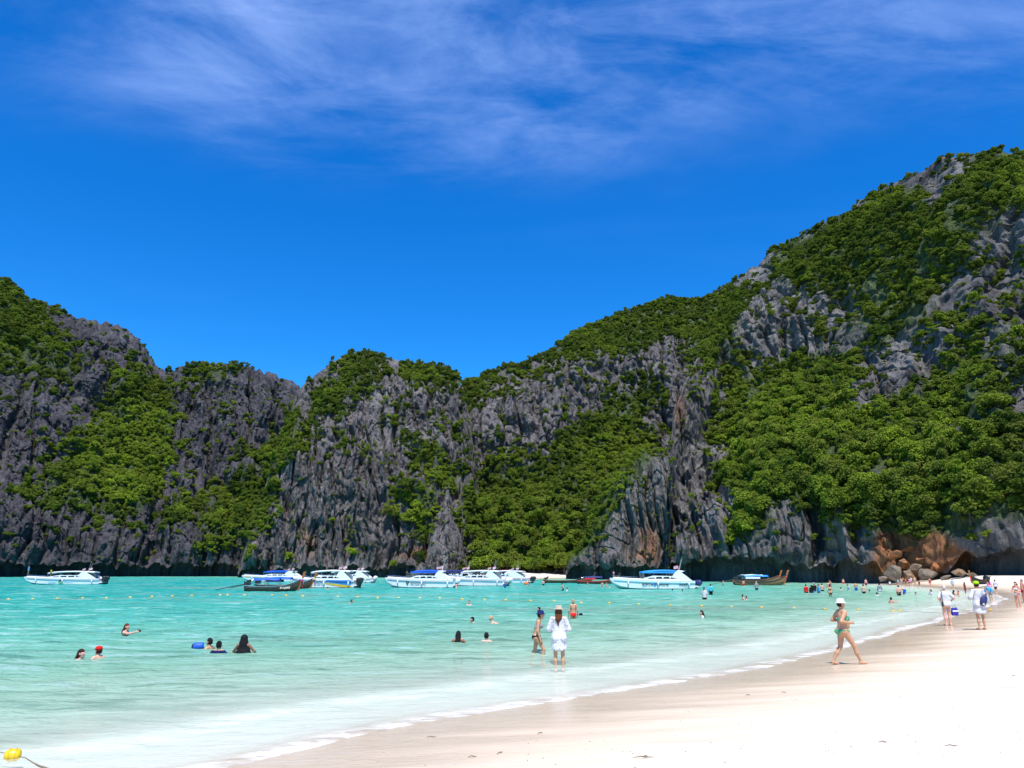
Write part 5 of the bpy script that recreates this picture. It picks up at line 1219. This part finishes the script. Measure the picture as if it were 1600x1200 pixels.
# --- swimmers, near to far
person(125, 1032, 1016.5, RIGHT, 'float', 'dark haired bather seen to the neck beside the red cap', 'pink', 'f', ('long', 'darkbrown'), None, (), 0, 'water')
person(153, 1030, 1009.5, RIGHT + 150, 'float', 'bather in a red cap, bare shoulders above the water', 'pink', 'm', S1, ('cap', 'red'), (), 0.01, 'water')
person(196, 995, 976.5, RIGHT, 'arm_out', 'brown haired bather holding a phone out at arm length', 'pink', 'f', ('long', 'brown'), None, (('bikini_top', 'navy'),), 0, 'water')
person(327, 1014, 999, RIGHT + 160, 'float', 'bearded dark haired man in the water by a blue dry bag', 'tan', 'm', ('short', 'black'), None, (), 0, 'water')
person(341, 1021, 1004, AWAY, 'float', 'bather in black swim shirt seen from behind, hair in a bun', 'tan', 'f', ('bun', 'black'), None, (('rash', 'navy'),), 0, 'water')
person(380, 1019.5, 994.5, AWAY, 'float', 'bather covered by a long black head cloth', 'brown', 'f', None, None, (('veil', 'black'),), 0, 'water')
person(716, 1006, 988, AWAY, 'float', 'brown skinned bather with long wet black hair down her back', 'brown', 'f', ('long', 'black'), None, (('bikini_top', 'black'),), 0, 'water')
person(760, 1004, 990, AWAY, 'float', 'dark haired bather lying back beside the long wet hair', 'pink', 'f', ('short', 'black'), None, (), 0, 'water')
person(742, 973, 963.5, LEFT, 'prone', 'dark haired swimmer heading out just ahead of the blond one', 'pink', 'm', ('short', 'black'), None, (('trunks', 'black'),), 0, 'water')
person(771, 973.5, 961.5, LEFT, 'prone', 'pale blond swimmer with one foot out of the water', 'fair', 'f', ('short', 'blond'), None, (('bikini_bottom', 'white'),), 0, 'water')
person(733, 946.5, 939, TOWARD, 'float', 'lone head of a bather facing the beach off the packed boats', 'pink', 'm', S1, None, (), 0, 'water')
person(547, 943, 936.5, RIGHT, 'prone', 'swimmer stroking sideways near the float line off the longtail boats', 'tan', 'm', S1, None, (('trunks', 'black'),), 0, 'water')
person(512, 921.5, 917.5, AWAY, 'float', 'tiny dark head in the water below the swoosh boat', 'tan', 'm', S1, None, (), 0, 'water')
person(842, 957, 949.5, LEFT, 'float', 'dark haired head just behind the navy bucket hat', 'pink', 'f', ('bun', 'darkbrown'), None, (), 0, 'water')
person(911, 963.5, 956, LEFT, 'prone', 'swimmer in a dark cap beside the red swimsuit', 'pink', 'm', S1, ('cap', 'black'), (), 0, 'water')
person(1097, 966, 955, LEFT, 'float', 'black haired bather in a white shirt crouching in open water', 'fair', 'f', ('long', 'black'), None, (('tshirt', 'white'),), 0, 'water')
person(1101, 938, 918, LEFT + 60, 'stand', 'man in white shirt, blue cap and black shorts standing thigh-deep', 'tan', 'm', S1, ('cap', 'blue'), (('tshirt', 'white'), ('shorts', 'black')), 0, 'water')
person(1111, 930, 913.5, AWAY, 'stand', 'person in a cyan swim shirt wading behind the blue cap', 'tan', 'm', ('short', 'black'), None, (('rash', 'cyan'), ('shorts', 'black')), 0, 'water')
person(1161, 937.5, 929.5, RIGHT, 'float', 'one of two hugging bathers, the upright one', 'pink', 'm', S1, None, (), 0, 'water')
person(1166, 937.5, 932, LEFT, 'float', 'one of two hugging bathers, the lower one', 'pink', 'f', ('bun', 'darkbrown'), None, (), 0, 'water')
person(1182.5, 922, 909.5, AWAY, 'stand', 'man in grey shirt and navy shorts in front of the blue awning', 'tan', 'm', ('short', 'silver'), None, (('tshirt', 'grey'), ('shorts', 'navy')), .03, 'water')
person(1260, 927, 914, AWAY, 'stand', 'person in a red t-shirt and black shorts standing in the water', 'tan', 'm', ('short', 'black'), None, (('tshirt', 'red'), ('shorts', 'black')), .03, 'water')
person(1268.5, 927, 915, AWAY, 'stand', 'person all in black beside the white cap', 'tan', 'f', ('long', 'black'), None, (('rash', 'black'), ('shorts', 'black')), 0, 'water')
person(1273, 927, 911, AWAY, 'stand', 'person in white cap, black shirt and pale blue shorts', 'tan', 'm', S1, ('cap', 'white'), (('tshirt', 'black'), ('shorts', 'ltblue')), .02, 'water')
person(1279.5, 927, 914, LEFT, 'stand', 'person in a bright blue swim shirt at the end of the standing group', 'tan', 'm', ('short', 'black'), None, (('rash', 'sky'), ('shorts', 'blue')), 0, 'water')
person(1285, 924, 912.5, AWAY, 'hands_front', 'shirtless man in black trunks just past the bright blue swim shirt', 'pink', 'm', ('short', 'black'), None, (('trunks', 'black'),), .02, 'water')
person(1294.5, 918, 907, AWAY, 'arm_up', 'far bather raising one arm before the dark overhang', 'pink', 'm', S1, None, (('trunks', 'black'),), 0, 'water')
person(1298.5, 918, 907.5, LEFT, 'stand', 'far bather standing next to the raised arm', 'tan', 'm', S1, None, (('trunks', 'grey'),), .02, 'water')
person(1298, 934, 914.5, AWAY, 'akimbo', 'tanned woman in brown bikini standing knee-deep before the group', 'tan', 'f', ('bun', 'darkbrown'), None, (('bikini_bottom', 'brown'), ('bikini_top', 'brown')), 0, 'water')
person(1314, 922, 918, AWAY, 'float', 'small dark head in the water past the tanned woman', 'pink', 'm', ('short', 'black'), None, (), 0, 'water')
person(1318, 912.5, 904.5, TOWARD, 'stand', 'shirtless man in red shorts on the far shallows', 'pink', 'm', S1, None, (('shorts', 'red'),), 0, 'water')
person(1326.5, 923, 913, LEFT, 'wade', 'bather in a white shirt wading between the red and blue shorts', 'tan', 'm', ('short', 'black'), None, (('tshirt', 'white'),), 0, 'water')
person(1338, 923, 910, AWAY, 'hands_front', 'shirtless man in blue shorts standing in the shallows', 'tan', 'm', S1, None, (('shorts', 'blue'),), .01, 'water')
person(1350, 928.5, 914, AWAY, 'walk', 'pale shirtless man in black trunks wading toward the far beach', 'fair', 'm', ('short', 'black'), None, (('trunks', 'black'),), 0, 'water')
person(1353.5, 915, 905, TOWARD, 'stand', 'dark shirted person at the far water edge under the overhang', 'pink', 'm', S1, None, (('shorts', 'maroon'),), 0, 'water')
person(1358.5, 925, 921.5, AWAY, 'float', 'dark head in the shallows off the rockfall', 'tan', 'm', ('short', 'black'), None, (), 0, 'water')
person(1370.5, 931, 926, AWAY, 'float', 'bather in a white shirt sitting low in the shallows', 'tan', 'm', ('short', 'black'), None, (('tshirt', 'white'),), 0, 'water')
person(1375, 927, 912.5, AWAY, 'stand', 'bather in white shorts and a dark top off the squat boulder', 'tan', 'f', ('short', 'black'), None, (('rash', 'grey'), ('shorts', 'white')), 0, 'water')
person(1393, 943, 934, RIGHT + 30, 'arm_out', 'shirtless man chest-deep stretching an arm near the yellow floats', 'red', 'm', ('short', 'black'), None, (), 0, 'water')
person(1405, 930.5, 915.5, AWAY, 'stand', 'pale broad backed man in black shorts before the crowd', 'pink', 'm', ('short', 'black'), None, (('shorts', 'black'),), .03, 'water')
person(1413, 930, 919, LEFT, 'bend', 'bather in blue shorts bending over beside the black shorts', 'pink', 'm', S1, None, (('shorts', 'blue'),), 0, 'water')
person(1431, 930, 925.5, LEFT, 'float', 'dark haired head past the bending blue shorts', 'pink', 'm', ('short', 'black'), None, (), 0, 'water')
person(1455, 929.5, 921.5, LEFT, 'float', 'long black haired bather in white near the far beach', 'tan', 'f', ('long', 'black'), None, (('tshirt', 'white'),), 0, 'water')
person(1491, 930, 922.5, RIGHT, 'float', 'one of a sitting couple in the shallows, the darker haired', 'red', 'f', ('long', 'black'), None, (), 0, 'water')
person(1498, 930.5, 923.5, LEFT, 'float', 'one of a sitting couple in the shallows, beside the lime cap', 'red', 'm', ('short', 'black'), None, (), 0, 'water')
# --- people on the far sand
crowd = [(1391, 918, 909.5, 'fair', 'white', 'white shirt, apart at the boulder end'), (1404, 917, 905, 'pink', 'white', 'white shirt at the boulder end of the crowd'), (1409, 916.5, 903.5, 'tan', 'straw', 'straw coloured shirt'), (1412, 914, 901.5, 'red', None, 'bare chest in the back row'), (1416, 917, 904, 'red', 'orange', 'orange shirt'),
         (1419.5, 913.5, 900.5, 'red', 'red', 'red shirt in the back row'), (1422, 918, 903.5, 'pink', 'pink', 'pink shirt'), (1424.5, 915, 902, 'tan', 'white', 'white shirt in the middle of the crowd'), (1430.5, 917, 901.5, 'tan', None, 'bare shoulders and dark trunks'), (1432.5, 914, 903, 'red', 'grey', 'grey shirt'), (1437, 918, 908, 'red', 'maroon', 'maroon top, small, at the beach end')]
for i, (x_, y_, yt, sk, top_, what) in enumerate(crowd):
    person(x_, y_, yt, (i * 67) % 360, 'stand' if i % 3 else 'walk', 'beachgoer in the crowd by the boulders: ' + what, sk, 'f' if i % 2 else 'm', S1, None, ((('tshirt', top_),) if top_ else ()) + (('trunks', ('black', 'navy', 'grey')[i % 3]),), 0, 'sand', None, 'crowd on the sand by the rockfall')
person(1454, 918.5, 904, TOWARD, 'walk', 'woman in maroon swimsuit walking on the far sand past the crowd', 'red', 'f', L1, None, (('swimsuit', 'maroon'),), 0, 'sand')
person(1462, 914.5, 904.5, AWAY, 'akimbo', 'shirtless man in orange shorts, hands on hips, on the far sand', 'red', 'm', S1, None, (('shorts', 'orange'),), 0, 'sand')
person(1474, 914.5, 902.5, AWAY, 'stand', 'shirtless bald man in black trunks on the far sand', 'red', 'm', None, None, (('trunks', 'black'),), .02, 'sand')
person(1489.5, 920.5, 905.5, TOWARD, 'walk', 'person in blue shirt and grey shorts walking on the far sand', 'tan', 'm', ('short', 'black'), None, (('tshirt', 'ltblue'), ('shorts', 'grey')), 0, 'sand')
person(1507, 909.5, 896.5, RIGHT, 'walk', 'person in lavender shorts beside the beached longtail boat', 'pink', 'm', S1, None, (('shorts', 'lavender'),), 0, 'sand')
person(1509, 928, 911, RIGHT, 'stand', 'person in a long maroon dress at the water edge', 'brown', 'f', ('long', 'black'), None, (('dress', 'maroon'),), 0, 'sand')
person(1528, 909, 898, AWAY, 'stand', 'dark figure standing at the beached longtail boat', 'brown', 'm', ('short', 'black'), None, (('tshirt', 'black'), ('shorts', 'black')), 0, 'sand')
person(1539.5, 912, 897.5, TOWARD, 'akimbo', 'stout shirtless man in black shorts by the beached boat', 'red', 'm', S1, None, (('shorts', 'black'),), .04, 'sand')
person(1543, 920, 904, AWAY, 'walk', 'shirtless sunburnt man behind the lime cap, walking off', 'red', 'm', ('short', 'brown'), None, (('shorts', 'white'),), .02, 'sand')
person(1547.5, 928, 908, AWAY, 'walk', 'person in white with a pink pack behind the bending man', 'tan', 'f', L1, None, (('tshirt', 'pink'), ('shorts', 'white')), 0, 'sand')
person(1557, 927.5, 907, AWAY, 'walk', 'person in lavender shirt and dark shorts walking away up the sand', 'tan', 'm', S1, None, (('tshirt', 'lavender'), ('shorts', 'navy')), 0, 'sand')
person(1576.5, 917.5, 906, RIGHT, 'bend', 'person in orange shirt bending over a bag on the far sand', 'tan', 'm', S1, None, (('tshirt', 'orange'),), 0, 'sand')
person(1592, 913, 897, LEFT, 'stand', 'person in dark clothes under the overhang at the picture edge', 'red', 'm', S1, None, (('tshirt', 'maroon'), ('shorts', 'black')), 0, 'sand')
# --- crews and bathers round the boats
def deck_z(px, y, wy): return at(px, wy)[1] / math.cos(math.atan2(abs(px - 800), FPX))
person(44, 897.5, 885, RIGHT, 'stand', 'crewman in sky blue shirt standing on the bow of the lone speedboat', 'tan', 'm', ('short', 'black'), None, (('tshirt', 'sky'), ('shorts', 'grey')), 0, 'deck', None, None, deck_z(44, 897, 913.2))
person(79, 901, 889.5, LEFT, 'stand', 'crewman in yellow shirt beside the lone speedboat cabin', 'tan', 'm', ('short', 'black'), None, (('tshirt', 'yellow'), ('shorts', 'navy')), 0, 'deck', None, None, deck_z(79, 900, 915))
person(151, 907, 895, LEFT, 'stand', 'crewman in blue shirt at the engines of the lone speedboat', 'tan', 'm', ('short', 'black'), None, (('tshirt', 'blue'), ('shorts', 'navy')), 0, 'deck', None, None, deck_z(151, 903, 913.2))
person(526, 907, 898, AWAY, 'stand', 'crewman in lime vest at the arch of the swoosh boat', 'tan', 'm', ('short', 'black'), None, (('tshirt', 'lime'), ('shorts', 'black')), 0, 'deck', None, None, deck_z(526, 907, 918))
person(713, 919.5, 910, AWAY, 'float', 'bather with a cyan cap at the stern of the shield emblem boat', 'pink', 'f', S1, ('cap', 'cyan'), (), 0, 'water')
person(789, 919.5, 908.5, LEFT, 'stand', 'person in a blue swim shirt standing behind the packed boats', 'tan', 'm', ('short', 'black'), ('cap', 'pink'), (('rash', 'blue'), ('shorts', 'navy')), 0, 'water')
person(792, 913, 904.5, RIGHT, 'stand', 'crewman in navy climbing at the stern of the packed boats', 'tan', 'm', ('short', 'black'), None, (('tshirt', 'navy'), ('shorts', 'blue')), 0, 'deck', None, None, deck_z(792, 913, 913))
person(797, 913, 905.5, LEFT, 'stand', 'crewman in dark blue at the last pair of engines', 'tan', 'm', ('short', 'black'), None, (('tshirt', 'blue'), ('shorts', 'navy')), 0, 'deck', None, None, deck_z(797, 913, 913))
person(826.5, 915, 907, RIGHT, 'arm_out', 'grey shirted bather past the orange float of the packed boats', 'tan', 'm', S1, None, (('tshirt', 'grey'),), 0, 'water')
person(849, 915, 906.5, AWAY, 'stand', 'shirtless man in black shorts at the engine of the tan decked longtail', 'pink', 'm', S1, None, (('shorts', 'black'),), 0, 'water')
person(879.5, 923, 911.5, LEFT, 'wade', 'shirtless man in black shorts wading off the tan decked longtail', 'pink', 'm', S1, None, (('shorts', 'black'),), 0, 'water')
person(886, 923.5, 918.5, LEFT, 'float', 'black haired bather beside the wading man off the longtail', 'fair', 'f', ('short', 'black'), None, (('tshirt', 'white'),), 0, 'water')
person(918, 914, 909, RIGHT, 'float', 'red skinned bather at the bow of the tan decked longtail', 'red', 'm', S1, None, (), 0, 'water')
person(941, 917, 909, TOWARD, 'wade', 'pale bather under the red trimmed longtail', 'fair', 'f', ('bun', 'black'), None, (('bikini_bottom', 'black'),), 0, 'water')
person(947.5, 917, 910, RIGHT, 'stand', 'second pale bather beside the red trimmed longtail', 'fair', 'm', S1, None, (('shorts', 'navy'),), 0, 'water')
person(952.5, 918, 914, LEFT, 'float', 'low white bather at the bow of the blue canopied speedboat', 'fair', 'm', S1, None, (('tshirt', 'white'),), 0, 'water')
person(1051, 923, 920, AWAY, 'float', 'dark head close under the hull lettering of the blue canopied speedboat', 'brown', 'm', ('short', 'black'), None, (), 0, 'water')
person(1066.5, 924, 921, AWAY, 'float', 'reddish head under the stern of the blue canopied speedboat', 'red', 'm', ('short', 'brown'), None, (), 0, 'water')
person(1093.5, 914, 906, AWAY, 'stand', 'shirtless man standing past the engines of the blue canopied speedboat', 'pink', 'm', S1, None, (('shorts', 'black'),), 0, 'water')
person(1130, 915.5, 907, RIGHT, 'stand', 'pale bather at the propeller of the moored longtails', 'fair', 'f', ('bun', 'brown'), None, (('bikini_bottom', 'black'),), 0, 'water')
person(1162, 915, 906.5, AWAY, 'stand', 'sunburnt bather leaning on the side of the moored longtail', 'red', 'm', S1, None, (('shorts', 'red'),), 0, 'water')
person(959, 901.5, 892.5, AWAY, 'stand', 'person in a bright pink top aboard the red trimmed longtail', 'pink', 'f', ('short', 'black'), None, (('tshirt', 'pink'),), 0, 'deck', None, None, deck_z(959, 901, 913))

# --- things people carry
def man_pos(px, y):
    p = at(px, y)
    for _ in range(6): p = at(px, y, float(ground_z(np.array([p[0]]), np.array([p[1]]), False)[0][0]))
    return p
p = man_pos(1482, 977.5); s_ = p[1] / FPX
o = empty('carrier_bag', (p[0] + 11.0 * s_, p[1] - 0.05, p[2] + 14.5 * s_), 0.2)
MB().loft([[(-.15, -.05, 0), (.15, -.05, 0), (.15, .05, 0), (-.15, .05, 0)], [(-.17, -.06, .12), (.17, -.06, .12), (.17, .06, .12), (-.17, .06, .12)], [(-.15, -.03, .34), (.15, -.03, .34), (.15, .03, .34), (-.15, .03, .34)]]).build('bag_body', paint((0.03, 0.02, 0.32), 0.6), o, False, 0.015)
MB().box((0, -.062, .20), (.30, .012, .06)).build('bag_band', WHITEC, o); MB().tube([(-.07, 0, .33), (-.05, 0, .45), (.05, 0, .45), (.07, 0, .33)], .010, 5).build('bag_handle', paint((0.03, 0.02, 0.32), 0.6), o)
tag(o, 'royal blue carrier bag with a white band in the hand of the white t-shirt', 'bag')
o = MB().tube([(p[0] - 8.2 * s_, p[1] - .20, p[2] + 52 * s_), (p[0] - 8.6 * s_, p[1] - .24, p[2] + 38 * s_), (p[0] - 8.4 * s_, p[1] - .22, p[2] + 28 * s_)], .018, 6).box((p[0] - 8.2 * s_, p[1] - .20, p[2] + 31 * s_), (.05, .10, .20)).build('shoulder_strap_bag', BLK)
tag(o, 'thin black shoulder bag hanging down the white t-shirt', 'bag')
p = man_pos(1535, 984); s_ = p[1] / FPX
o = empty('sling_bag', (p[0] + 3.6 * s_, p[1] - 0.21, p[2] + 43 * s_), 0.0); o.rotation_euler = (0, R(24), 0)
MB().loft([[(w * math.cos(a), .075 * math.sin(a) * min(1, w / .1), zz_) for a in np.linspace(0, 2 * math.pi, 11)[:-1]] for zz_, w in ((-.24, .04), (-.16, .12), (0, .155), (.12, .12), (.22, .05), (.26, .02))]).build('bag_body', paint((0.020, 0.022, 0.12), 0.6), o, True)
MB().tube([(0, .0, .25), (.10, .10, .32), (.12, .22, .2)], .012, 5).build('bag_strap', NAVY, o); MB().slab([(-.04, -.20), (.05, -.19), (.01, -.12)], 'y', -.075, -.06).build('bag_badge', WHITEC, o)
tag(o, 'navy sling bag slung across the white tunic', 'bag')
p = at(310, 1013); o = empty('dry_bag', (p[0], p[1], 0.06), 0.3)
MB().tube([(-.17, 0, 0), (-.14, 0, 0), (.12, 0, .01), (.16, 0, .01)], [.09, .125, .125, .10], 12).build('bag_body', TARP, o, True); MB().tube([(-.21, 0, .0), (-.16, 0, 0)], [.06, .10], 10).build('rolled_top', BLK, o); tag(o, 'blue roll-top dry bag floating by the bearded man', 'bag')
p = at(223.5, 982.5); d_ = at(200, 995)[1]; q = np.array([at(196, 995)[0] + 0.60, at(196, 995)[1] - 0.20, (995 - 976.5) / FPX * at(196, 995)[1] - 1.70 + 1.46])
tag(MB().box(tuple(q), (.15, .012, .075), 0.0, 0.2).build('phone', BLK, None, False, .004), 'black phone held up by the bather with outstretched arm', 'phone')
q = at_r(1582, 917, math.hypot(*man_pos(1576, 917)[:2])); 
tag(MB().blob((q[0], q[1], q[2] + .12), (.25, .18, .16), 10, 6).build('beach_bag', BLK, None, True), 'small dark bag on the sand by the bending orange shirt', 'bag')
p = at(830, 914); tag(MB().blob((p[0] - .9, p[1], .25), (.45, .40, .40), 12, 8).build('mooring_buoy', ORANGE, None, True), 'round orange buoy tied at the end of the packed boats', 'buoy')

# --- the line of yellow floats
def float_mesh():
    m = MB(); m.tube([(-.24, 0, .0), (-.20, 0, 0), (-.12, 0, .0), (.12, 0, 0), (.20, 0, 0), (.24, 0, 0)], [.04, .11, .15, .15, .11, .04], 12); return m.mesh('float', True)
FLOAT = float_mesh(); YB = paint((0.78, 0.42, 0.015), 0.4, 0.5, 0.12); FLOAT.materials.append(YB)
line = [(-8, 938), (13, 937), (51, 937), (89, 936.3), (129, 935.2), (166, 935), (203.5, 934), (237.5, 933), (269, 932.3), (299.5, 931.2), (344, 930.5), (355.5, 930.3), (382, 930.5), (425, 930.5), (447, 931.3), (473, 932.2), (528, 932.8), (559, 933.5), (590, 934.5), (622.5, 934.8), (656, 935.3), (687, 935.5), (722, 937), (757, 937.3), (790, 938.6), (829, 939.5), (866, 939.8), (908, 942.5), (952, 943), (998, 945), (1047, 947), (1096.5, 948), (1143, 949), (1190, 950), (1241, 951), (1289, 952.6), (1341, 953.5), (1395, 955.3), (1406, 955), (1484, 958.5), (1548, 955.5)]
spots = ['off the bow of the lone speedboat'] * 0
rope_pts = []
names = ['first', 'second', 'third', 'fourth', 'fifth', 'sixth', 'seventh', 'eighth', 'ninth', 'tenth', 'eleventh', 'twelfth', 'thirteenth', 'fourteenth', 'fifteenth', 'sixteenth', 'seventeenth', 'eighteenth', 'nineteenth', 'twentieth']
for i, (x_, y_) in enumerate(line):
    p = at(x_, y_)
    if i == len(line) - 1: p = man_pos(x_, y_)
    o = link('yellow_float', FLOAT, None, None, (p[0], p[1], p[2] + (.04 if i < len(line) - 1 else .10)), (0.1 * math.sin(i * 2.1), 0.08 * math.cos(i * 1.7), 0.3 * math.sin(i * 1.3)), None)
    s_ = np.clip(p[1] / 130, .42, .60); o.scale = (s_, s_, s_)
    if i < 20: lab = 'yellow swim line float, %s counted from the open water end' % names[i]
    elif i < len(line) - 1: lab = 'yellow swim line float, %s counted back from the beach end' % names[len(line) - 2 - i]
    else: lab = 'yellow float of the swim line lying on the wet sand behind the lime cap'
    tag(o, lab, 'float', 'yellow floats of the swim line'); rope_pts.append((p[0], p[1], p[2] + .005))
rp = MB().tube(rope_pts, .018, 5).build('float_rope', paint((0.25, 0.22, 0.18), 0.8)); tag(rp, 'thin rope strung with yellow floats across the bay', 'rope')
p = at(20, 1182, 0.03)
o = empty('swim_buoy', (p[0], p[1], .01), R(18), 0.85)
MB().loft([[(x_, r_ * math.cos(a), .045 + r_ * math.sin(a) * .95) for a in np.linspace(0, 2 * math.pi, 17)[:-1]] for x_, r_ in ((-.118, .03), (-.112, .062), (-.07, .092), (-.02, .100), (.03, .100), (.075, .092), (.108, .062), (.115, .03))]).build('buoy_shell', paint((0.82, 0.52, 0.01), 0.35, 0.5, 0.12, 0, 12), o, True)
for x_ in (-.045, .045): MB().lathe([(.097, -.006), (.105, 0), (.097, .006)], (0, 0, 0), 18).build('buoy_rib', paint((0.70, 0.38, 0.01), 0.4), o, True).matrix_local = Matrix.Translation((x_, 0, .045)) @ Matrix.Rotation(math.pi / 2, 4, 'Y')
tag(o, 'big yellow buoy in the shallows at the near corner', 'buoy')
r1 = [at(-40, 1170, 0.02), at(4, 1176, .05), at(18, 1180, .05), at(40, 1184, .02), at(52, 1192, .01), at(62, 1197, .02), at(80, 1203, .03), at(100, 1212, .03), at(150, 1235, .05)]
for a in r1[3:]:
    a[2] = max(a[2], float(ground_z(np.array([a[0]]), np.array([a[1]]))[0][0]) + .012)
tag(MB().tube([tuple(a) for a in r1], [.006, .006, .006, .006, .008, .014, .015, .013, .012], 6).build('mooring_rope', paint((0.28, 0.21, 0.16), 0.9, 0.1, 0.3, 0, 40)), 'rope with weed growing on it, tied to the big yellow buoy', 'rope')

# --- bits washed up on the sand
TW = paint((0.14, 0.10, 0.07), 0.9)
for i, (x_, y_, l, a, lab) in enumerate([(1005, 1185, .13, .1, 'forked twig lying on the dry sand below the dotted shirt'), (1487, 1167, .09, .05, 'short dark stick on the white sand'), (781, 1178, .07, 1.0, 'tiny upright leaf scrap on the pale sand'), (738, 1184, .06, .3, 'curled brown leaf on the pale sand'), (1225, 1083, .06, .2, 'dark pebble on the wet sand before the striding woman'),
                                         (1380, 1161, .06, .0, 'thin splinter of wood on the white sand'), (1169, 1087, .06, .4, 'small dark shell on the wet sand'), (1584, 1057, .07, .5, 'grey stone on the dry sand near the picture edge'), (674, 1153, .07, .2, 'bit of coral on the wet sand'), (844, 1147, .06, .8, 'dark crumb of coral on the wet sand left of the twig')]):
    p = man_pos(x_, y_); m = MB(); c_, s2 = math.cos(a), math.sin(a)
    m.tube([(-l * c_, -l * s2, .012), (-.2 * l * c_, -.1 * l * s2 + .01, .022), (.4 * l * c_, .5 * l * s2, .014), (l * c_, l * s2 + .015, .012)], [.003, .006, .006, .002], 6)
    if l > .1: m.tube([(0, 0, .018), (.3 * l, .28 * l, .025), (.5 * l, .5 * l, .012)], [.008, .006, .003], 5)
    o = m.build('driftwood_twig' if l > .1 else 'beach_litter', TW); o.location = (p[0], p[1], p[2]); tag(o, lab, 'twig' if l > .1 else 'debris', 'bits washed up on the sand')
g = np.random.default_rng(77); m = MB()
for i in range(300):
    x_, y_ = g.uniform(300, 1650), 1012 + 190 * g.random() ** 1.1
    p = at(x_, y_, .3); zg, ds = ground_z(np.array([p[0]]), np.array([p[1]]), True)
    if ds[0] > -.3: continue
    r_ = g.uniform(.003, .010); m.blob((p[0], p[1], float(zg[0]) + r_ * .3), (r_ * g.uniform(.8, 1.6), r_, r_ * .6), 6, 4)
tag(m.build('shell_fragments', paint((0.36, 0.28, 0.21), 0.8, 0.2, 0.35, 0, 3)), 'scattered crumbs of shell and coral on the sand', 'shells', kind='stuff')
